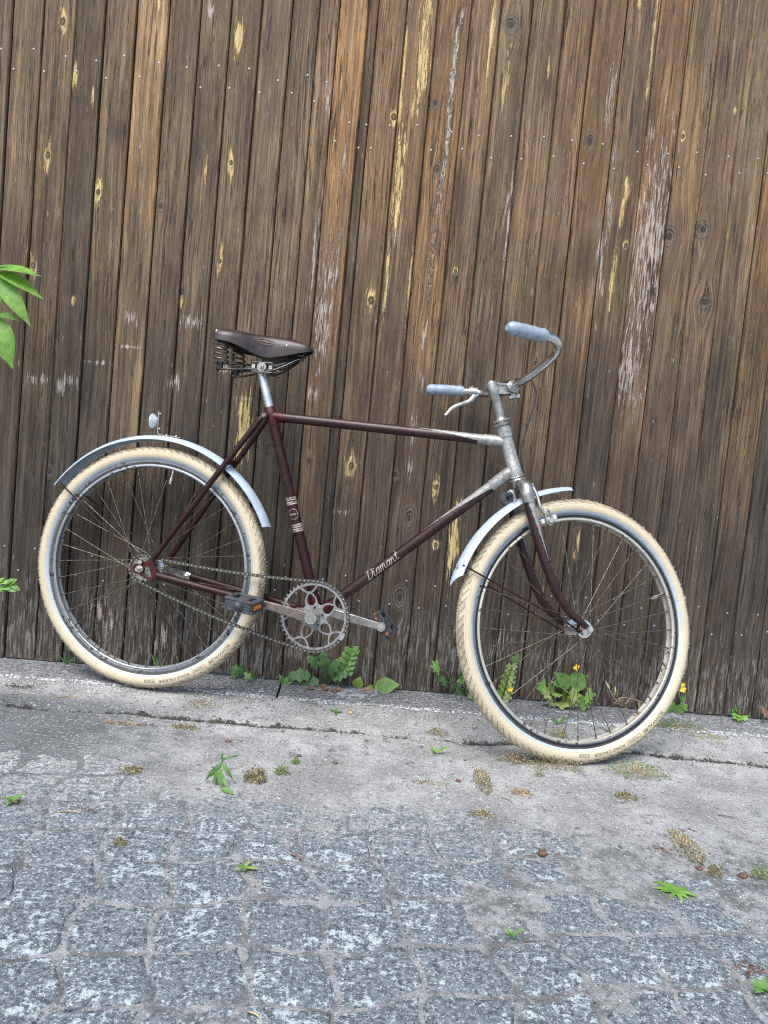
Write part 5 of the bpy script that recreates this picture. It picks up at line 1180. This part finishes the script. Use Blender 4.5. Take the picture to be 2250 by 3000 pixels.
# ash-like sprays hanging into the picture at the left edge: a sapling rooted at the fence foot outside the frame
p = Plant('sapling', (-1.185, fy(-1.30, .10), GZ), 'bright green pinnate leaves of a sapling reaching in at the left edge', 'sapling'); r = random.Random(41)
p.stem([(0, 0, 0), (-.02, -.01, .4), (-.02, -.03, .8), (.05, -.06, 1.14)], [.007] * 13, 'twig', 'trunk')
ax0 = Vector((.06, -.06, 1.14))
for (b, d, up, L, W, m) in (((.085, -.07, 1.155), (.9, -.25, .12), (0, -.55, .85), .105, .020, 'leaf_bright'), ((.085, -.07, 1.145), (.93, -.15, -.22), (0, -.6, .8), .115, .021, 'leaf_bright'), ((.09, -.07, 1.128), (.62, -.25, -.62), (0, -.8, .6), .125, .020, 'leaf_bright'), ((.08, -.07, 1.128), (.08, -.25, -.9), (.1, -.9, .3), .085, .017, 'leaf_bright'), ((.07, -.06, 1.16), (.75, .1, .25), (0, -.4, .9), .085, .014, 'leaf_mid'), ((.06, -.06, 1.14), (-.5, -.3, -.4), (0, -.8, .6), .09, .02, 'leaf_mid')):
    p.leaf(b, d, up, leaf_mb(L * 1.22, W * 1.2, 0, 0, .22, .26, 12), m)
p.stem([ax0, (.085, -.07, 1.15), (.095, -.07, 1.13)], .0016, 'leaf_mid')
p.stem([(.01, -.03, .78), (.06, -.06, .98), (.085, -.07, 1.03)], .002, 'leaf_mid')
for (b, d, up, L, W, m) in (((.085, -.07, 1.02), (.45, -.3, -.85), (0, -.8, .5), .120, .030, 'leaf_bright'), ((.085, -.07, 1.03), (.85, -.2, .05), (0, -.6, .8), .060, .014, 'leaf_mid'), ((.07, -.07, 1.0), (-.2, -.3, -.8), (0, -.8, .5), .09, .02, 'leaf_mid')):
    p.leaf(b, d, up, leaf_mb(L * 1.2, W * 1.15, 0, 0, .2, .28, 12), m)
p.stem([(-.01, -.02, .18), (.06, -.05, .25), (.13, -.06, .27)], .0016, 'leaf_mid')
for k in range(9):
    a = r.uniform(-.6, .9); p.leaf((.12 + .012 * k * .5, -.06, .255 + .008 * (k % 3)), (cos(a), -.3, sin(a)), (0, -.8, .6), leaf_mb(.034, .008, 2, .3, .2, .25, 8), r.choice(('leaf_mid', 'leaf_bright')))

# weeds standing in the paving
def on_g(x, y): return (x, y, max(ground_z(x, y), 0) - .001)
p = Plant('wilting_weed', on_g(-.285, 1.60), 'drooping long-leaved green weed standing alone in the paving left of centre', 'plant'); r = random.Random(51)
p.stem([(0, 0, 0), (.004, 0, .035), (.012, 0, .062)], .0019, 'leaf_mid')
for (z, dx, dy, dz, L, W, c) in ((.052, .55, -.35, -.35, .048, .0085, .8), (.058, .35, -.2, .35, .040, .006, .9), (.050, -.65, -.35, -.45, .058, .0095, .7), (.045, -.35, -.5, -.75, .050, .011, .4), (.040, .15, -.6, -.75, .055, .009, .4), (.030, .55, -.6, -.5, .052, .008, .3), (.060, .05, .1, .9, .022, .004, .2), (.035, -.75, -.2, -.25, .045, .007, .6)):
    p.leaf((.008, 0, z), (dx, dy, dz), (0, -.8, .7), leaf_mb(L * .8, W * .55, 0, 0, .25, c, 8), r.choice(('leaf_mid', 'leaf_bright', 'leaf_dark')))
p.leaf((.015, -.02, .004), (.9, -.4, -.05), (0, -.3, 1), leaf_mb(.035, .007, 0, 0, .2, .1, 6), 'leaf_mid')
def rosette(x, y, label, n, L, W, mats, seed, lift=.35, name='weed_rosette', zoff=0):
    p = Plant(name, on_g(x, y), label, 'plant'); r = random.Random(seed)
    for k in range(n):
        a = 2 * pi * k / n + r.gauss(0, .25); l = L * r.uniform(.7, 1.15)
        p.leaf((0, 0, .003), (cos(a), sin(a) * .9, lift * r.uniform(.4, 1.3)), (0, -.2, 1), leaf_mb(l, W * r.uniform(.8, 1.2), 0, 0, .2, .35, 6), r.choice(mats))
    return p
rosette(.636, 1.330, 'flat rosette of bright narrow leaves in the paving at lower right', 11, .040, .0050, ['leaf_mid', 'leaf_bright'], 61)
rosette(.225, 1.882, 'small two-bladed light green sprout between the chainring and the front tyre', 3, .040, .0050, ['leaf_bright'], 62, 1.6, 'weed_sprout')
rosette(.292, 1.150, 'tiny upright sprout in a paving joint at bottom centre', 3, .024, .0042, ['leaf_mid', 'leaf_bright'], 63, 2.2, 'weed_sprout')
rosette(-.66, 1.450, 'small clump of green leaves in the paving at the left edge', 7, .026, .0045, ['leaf_mid', 'moss'], 64, .8, 'weed_sprout')
rosette(-.165, 1.285, 'faint little rosette in the paving joints left of centre', 5, .024, .0035, ['leaf_mid', 'leaf_yel'], 65, .5)
rosette(-.045, 2.10, 'few short dark blades beside a pebble on the strip before the kerb', 4, .026, .0035, ['leaf_dark', 'leaf_mid'], 66, .5, 'weed_sprout')
rosette(.62, 2.17, 'thin pale sprout on the kerb seen through the front wheel', 3, .04, .0045, ['leaf_mid'], 67, 1.2, 'weed_sprout')
rosette(.668, 1.075, 'green weed cut by the right edge of the picture near its bottom', 9, .030, .0045, ['leaf_mid', 'leaf_bright'], 68, .8)
def tuft(x, y, label, rx, ry, h, n, mat, seed, ls=.007, lab_cat='plant', name='moss_tuft', z=None):
    mb = MB(); r = random.Random(seed); z0 = z if z is not None else max(ground_z(x, y), -.001)
    for k in range(n):
        a = r.uniform(0, 2 * pi); q = sqrt(r.random()); px, py = rx * q * cos(a), ry * q * sin(a); hh = h * (1 - q * q * .7) * r.uniform(.15, 1); c_ = Vector((px, py, hh))
        d = Vector((r.gauss(0, 1), r.gauss(0, 1), r.gauss(.3, .7))).normalized(); w = d.cross(Vector((r.gauss(0, 1), r.gauss(0, 1), .3))).normalized() * ls * .28; L = ls * r.uniform(.6, 1.5)
        mb.add([c_, c_ + d * L * .5 + w, c_ + d * L, c_ + d * L * .5 - w], [(0, 1, 2, 3)], mi=0 if r.random() < .75 else 1)
        if k % 3 == 0: b = Vector((px * .6, py * .6, 0)); e = Vector((.0004, 0, 0)); mb.add([b - e, b + e, c_ + e, c_ - e], [(0, 1, 2, 3)], mi=1)
    o = obj(name, mb, [M[mat], M['dry']], None, Matrix.Translation((x, y, z0)), 0); return tag(o, label, lab_cat)
tuft(-.205, 1.640, 'rounded olive tuft with dry tips right of the wilting weed', .026, .018, .034, 260, 'moss', 1)
tuft(-.150, 1.690, 'small leafy green tuft right of the olive tuft', .018, .013, .020, 120, 'leaf_mid', 2)
tuft(-.123, 1.752, 'tiny green tuft behind the small leafy one', .009, .007, .014, 50, 'leaf_mid', 3, name='moss_tuft')
tuft(.525, 1.860, 'straggly dry herb in front of the foot of the front tyre', .09, .03, .030, 330, 'moss', 4, .006)
tuft(.430, 1.880, 'whitish seed-headed herb left of the foot of the front tyre', .045, .025, .030, 170, 'dry', 5, .006)
tuft(.755, 1.875, 'wide spreading grey-green herb right of the foot of the front tyre', .085, .045, .036, 420, 'leaf_mid', 6, .006)
tuft(1.00, 2.215, 'loose grey-green herb on the kerb edge right of the front tyre', .095, .035, .040, 420, 'leaf_mid', 7, .006, z=.015)
tuft(1.085, 2.165, 'yellowish low herb on the kerb edge at far right', .055, .02, .020, 160, 'leaf_yel', 8, .005, z=.012)
tuft(.675, 1.722, 'brown-green moss cushion below the wide herb', .030, .022, .012, 230, 'moss', 9, .005)
tuft(.330, 1.735, 'mossy line in a joint right of centre', .022, .075, .016, 300, 'moss', 10, .005)
tuft(.415, 1.690, 'dry brown moss cushion right of the mossy joint', .028, .016, .012, 200, 'dry', 11, .005)
tuft(.725, 1.495, 'long olive moss strip in a joint at lower right', .028, .075, .018, 380, 'moss', 12, .005)
tuft(.745, 1.405, 'short olive moss tuft below the long moss strip', .016, .014, .022, 110, 'moss', 13, .006)
tuft(.840, 1.405, 'thin grey-green herb beside the right edge at lower right', .030, .012, .022, 120, 'leaf_mid', 14, .006)
tuft(-.485, 1.640, 'dark brown-green moss patch left of the wilting weed', .028, .020, .012, 170, 'moss', 15, .005)
tuft(-.43, 1.905, 'pale olive moss patch below the rear tyre', .040, .016, .012, 190, 'moss', 16, .005)
tuft(-.60, 1.895, 'straw-coloured moss patch left below the rear tyre', .045, .012, .010, 150, 'dry', 17, .005)
tuft(-.42, 2.06, 'thin herb below the rear tyre next to the kerb', .045, .025, .018, 160, 'moss', 18, .005)
tuft(.245, 2.02, 'small green herb left of the front tyre on the strip', .03, .02, .020, 120, 'moss', 19, .005)
tuft(-.405, 1.33, 'tiny olive tuft in the paving joint at lower left', .014, .010, .014, 90, 'moss', 20, .005)
tuft(.600, 2.08, 'seed-headed herb on the strip seen through the front wheel', .030, .018, .034, 140, 'leaf_yel', 21, .005)
tuft(.20, 1.71, 'fine mossy streak left of the mossy joint', .05, .012, .008, 130, 'moss', 22, .004)
tuft(.48, 1.80, 'small twiggy green tuft below left of the front tyre', .012, .012, .028, 70, 'leaf_mid', 23, .005)
tuft(.305, 1.57, 'low grey-green moss patch in the sand at centre right', .03, .018, .012, 130, 'moss', 24, .005)

# loose bits
mb = MB(); r = random.Random(77)
for k in range(9500):
    if k < 1400: x = r.uniform(-1.15, 1.5); y = fence_y(x) - .175 - abs(r.gauss(0, .035)); s_ = r.uniform(.0008, .0028)
    elif k < 2300: x = r.uniform(-1.1, 1.4); y = fence_y(x) + crack_v(x) + r.gauss(0, .022); s_ = r.uniform(.0008, .003)
    else: x = r.uniform(-1.0, 1.3); y = r.uniform(1.0, 2.15); s_ = r.uniform(.0006, .0022)
    z = max(ground_z(x, y), -.001 if y < 1.9 else -.02); a = r.uniform(0, 6.28); e = r.uniform(.5, 1)
    vs = [(x + s_ * cos(a + q * pi / 2) * (1 if q % 2 else e), y + s_ * sin(a + q * pi / 2) * (1 if q % 2 else e), z) for q in range(4)] + [(x + r.gauss(0, s_ * .2), y, z + s_ * .9)]
    mb.add(vs, [(0, 1, 4), (1, 2, 4), (2, 3, 4), (3, 0, 4)], mi=r.choice((0, 0, 1, 1, 2, 3)), smooth=False)
t = NT('grit_light'); M['grit1'] = t.out(t.bsdf(col=(.50, .49, .47), rough=.9)); t = NT('grit_dark'); M['grit2'] = t.out(t.bsdf(col=(.055, .05, .048), rough=.9)); t = NT('grit_tan'); M['grit3'] = t.out(t.bsdf(col=(.26, .21, .16), rough=.9))
g_ = obj('gravel', mb, [M['grit1'], M['grit2'], M['grit3'], M['soil']], None, None, 0); tag(g_, 'fine loose grit scattered over the paving and along the kerb', kind='stuff')
for (x, y, s_, mat, lab) in ((-.005, 2.105, .0095, 'dry', 'smooth tan pebble beside the dark blades before the kerb'), (-.305, 1.835, .007, 'debris_red', 'small red-brown crumb on the sand below the chainring side of the rear tyre'), (-.03, 1.77, .006, 'debris_red', 'round pinkish crumb on the sand at picture centre'), (.27, 1.73, .006, 'debris_red', 'red-brown crumb left of the mossy joint'), (.405, 1.425, .010, 'debris_red', 'red-brown crumpled bit on the paving right of centre'), (.80, 1.405, .009, 'debris_red', 'red-brown crumb at the foot of the thin herb at lower right'), (-.12, 1.79, .006, 'twig', 'dark bud-like crumb on the sand at picture centre'), (.72, 1.42, .006, 'debris_red', 'small brick-red crumb left of the short moss tuft')):
    mb = MB(); ball(mb, (0, 0, 0), s_, 8, sq=(1.2, .9, .6)); rr = random.Random(int(x * 1000)); mb.map(lambda v: v * (1 + .18 * rr.uniform(-1, 1)))
    tag(obj('pebble', mb, M[mat], None, Matrix.Translation((x, y, max(ground_z(x, y), 0) + s_ * .4)), 0), lab, 'pebble')
def crumbs(x, y, lab, rx, ry, n, seed, mat='debris_red'):
    mb = MB(); r = random.Random(seed)
    for k in range(n):
        a = r.uniform(0, 6.28); px, py = r.gauss(0, rx), r.gauss(0, ry); L = r.uniform(.003, .009); d = Vector((cos(a), sin(a), r.uniform(-.1, .3))) * L; w = Vector((-sin(a), cos(a), 0)) * .0011
        c_ = Vector((px, py, max(ground_z(x + px, y + py), 0) + .0015)); mb.add([c_ - w, c_ + w, c_ + d + w * .4, c_ + d - w * .4], [(0, 1, 2, 3)])
    tag(obj('dry_flakes', mb, M[mat], None, Matrix.Translation((x, y, 0)), 0), lab, 'debris')
crumbs(.665, 1.485, 'patch of reddish dry flakes left of the long moss strip', .013, .010, 46, 1); crumbs(.668, 1.125, 'patch of orange-tan dry flakes near the right edge at the bottom', .016, .010, 60, 2); crumbs(-.52, 1.45, 'reddish dry flakes on the paving at left', .016, .007, 36, 3); crumbs(-.53, 1.90, 'rusty flakes beside the straw-coloured moss patch', .018, .006, 34, 4)
crumbs(-.955, 2.075, 'dark soil flakes against the kerb at the left edge', .030, .010, 130, 5, 'soil')
for (x, y, a, L, mat, lab) in ((-.56, 1.425, .05, .045, 'dry', 'thin pale straw lying on the paving at left'), (-.10, .945, -.7, .03, 'dry', 'short pale straw bits on the paving at the bottom'), (-.09, 1.345, -.7, .035, 'debris_red', 'short reddish stalk on a paver left of centre'), (.87, 1.66, -.5, .06, 'twig', 'dark twig on the sand at far right'), (-.82, 2.03, .3, .05, 'dry', 'bleached forked twig on the strip left of the rear tyre'), (1.21, 2.10, -1.0, .06, 'twig', 'dark bent twig on the strip at the right edge'), (.36, 1.66, -.9, .04, 'dry', 'dry grass stalk across the mossy joint'), (-.95, 2.02, .15, .07, 'dry', 'thin dry stalk before the kerb at the left edge')):
    mb = MB(); d = Vector((cos(a), sin(a), 0)); n_ = Vector((-sin(a), cos(a), 0)); z = max(ground_z(x, y), 0) + .002
    tube(mb, spline([(0, 0, 0), d * L * .5 + n_ * L * .08 + Vector((0, 0, .002)), d * L + Vector((0, 0, .001))], 4), [.0013] * 5 + [.0008] * 4, 6)
    if 'forked' in lab: tube(mb, spline([d * L * .4, d * L * .7 + n_ * .02 + Vector((0, 0, .006)), d * L * .9 + n_ * .03 + Vector((0, 0, .01))], 3), .0009, 5)
    tag(obj('twig', mb, M[mat], None, Matrix.Translation((x, y, z)), 0), lab, 'twig')
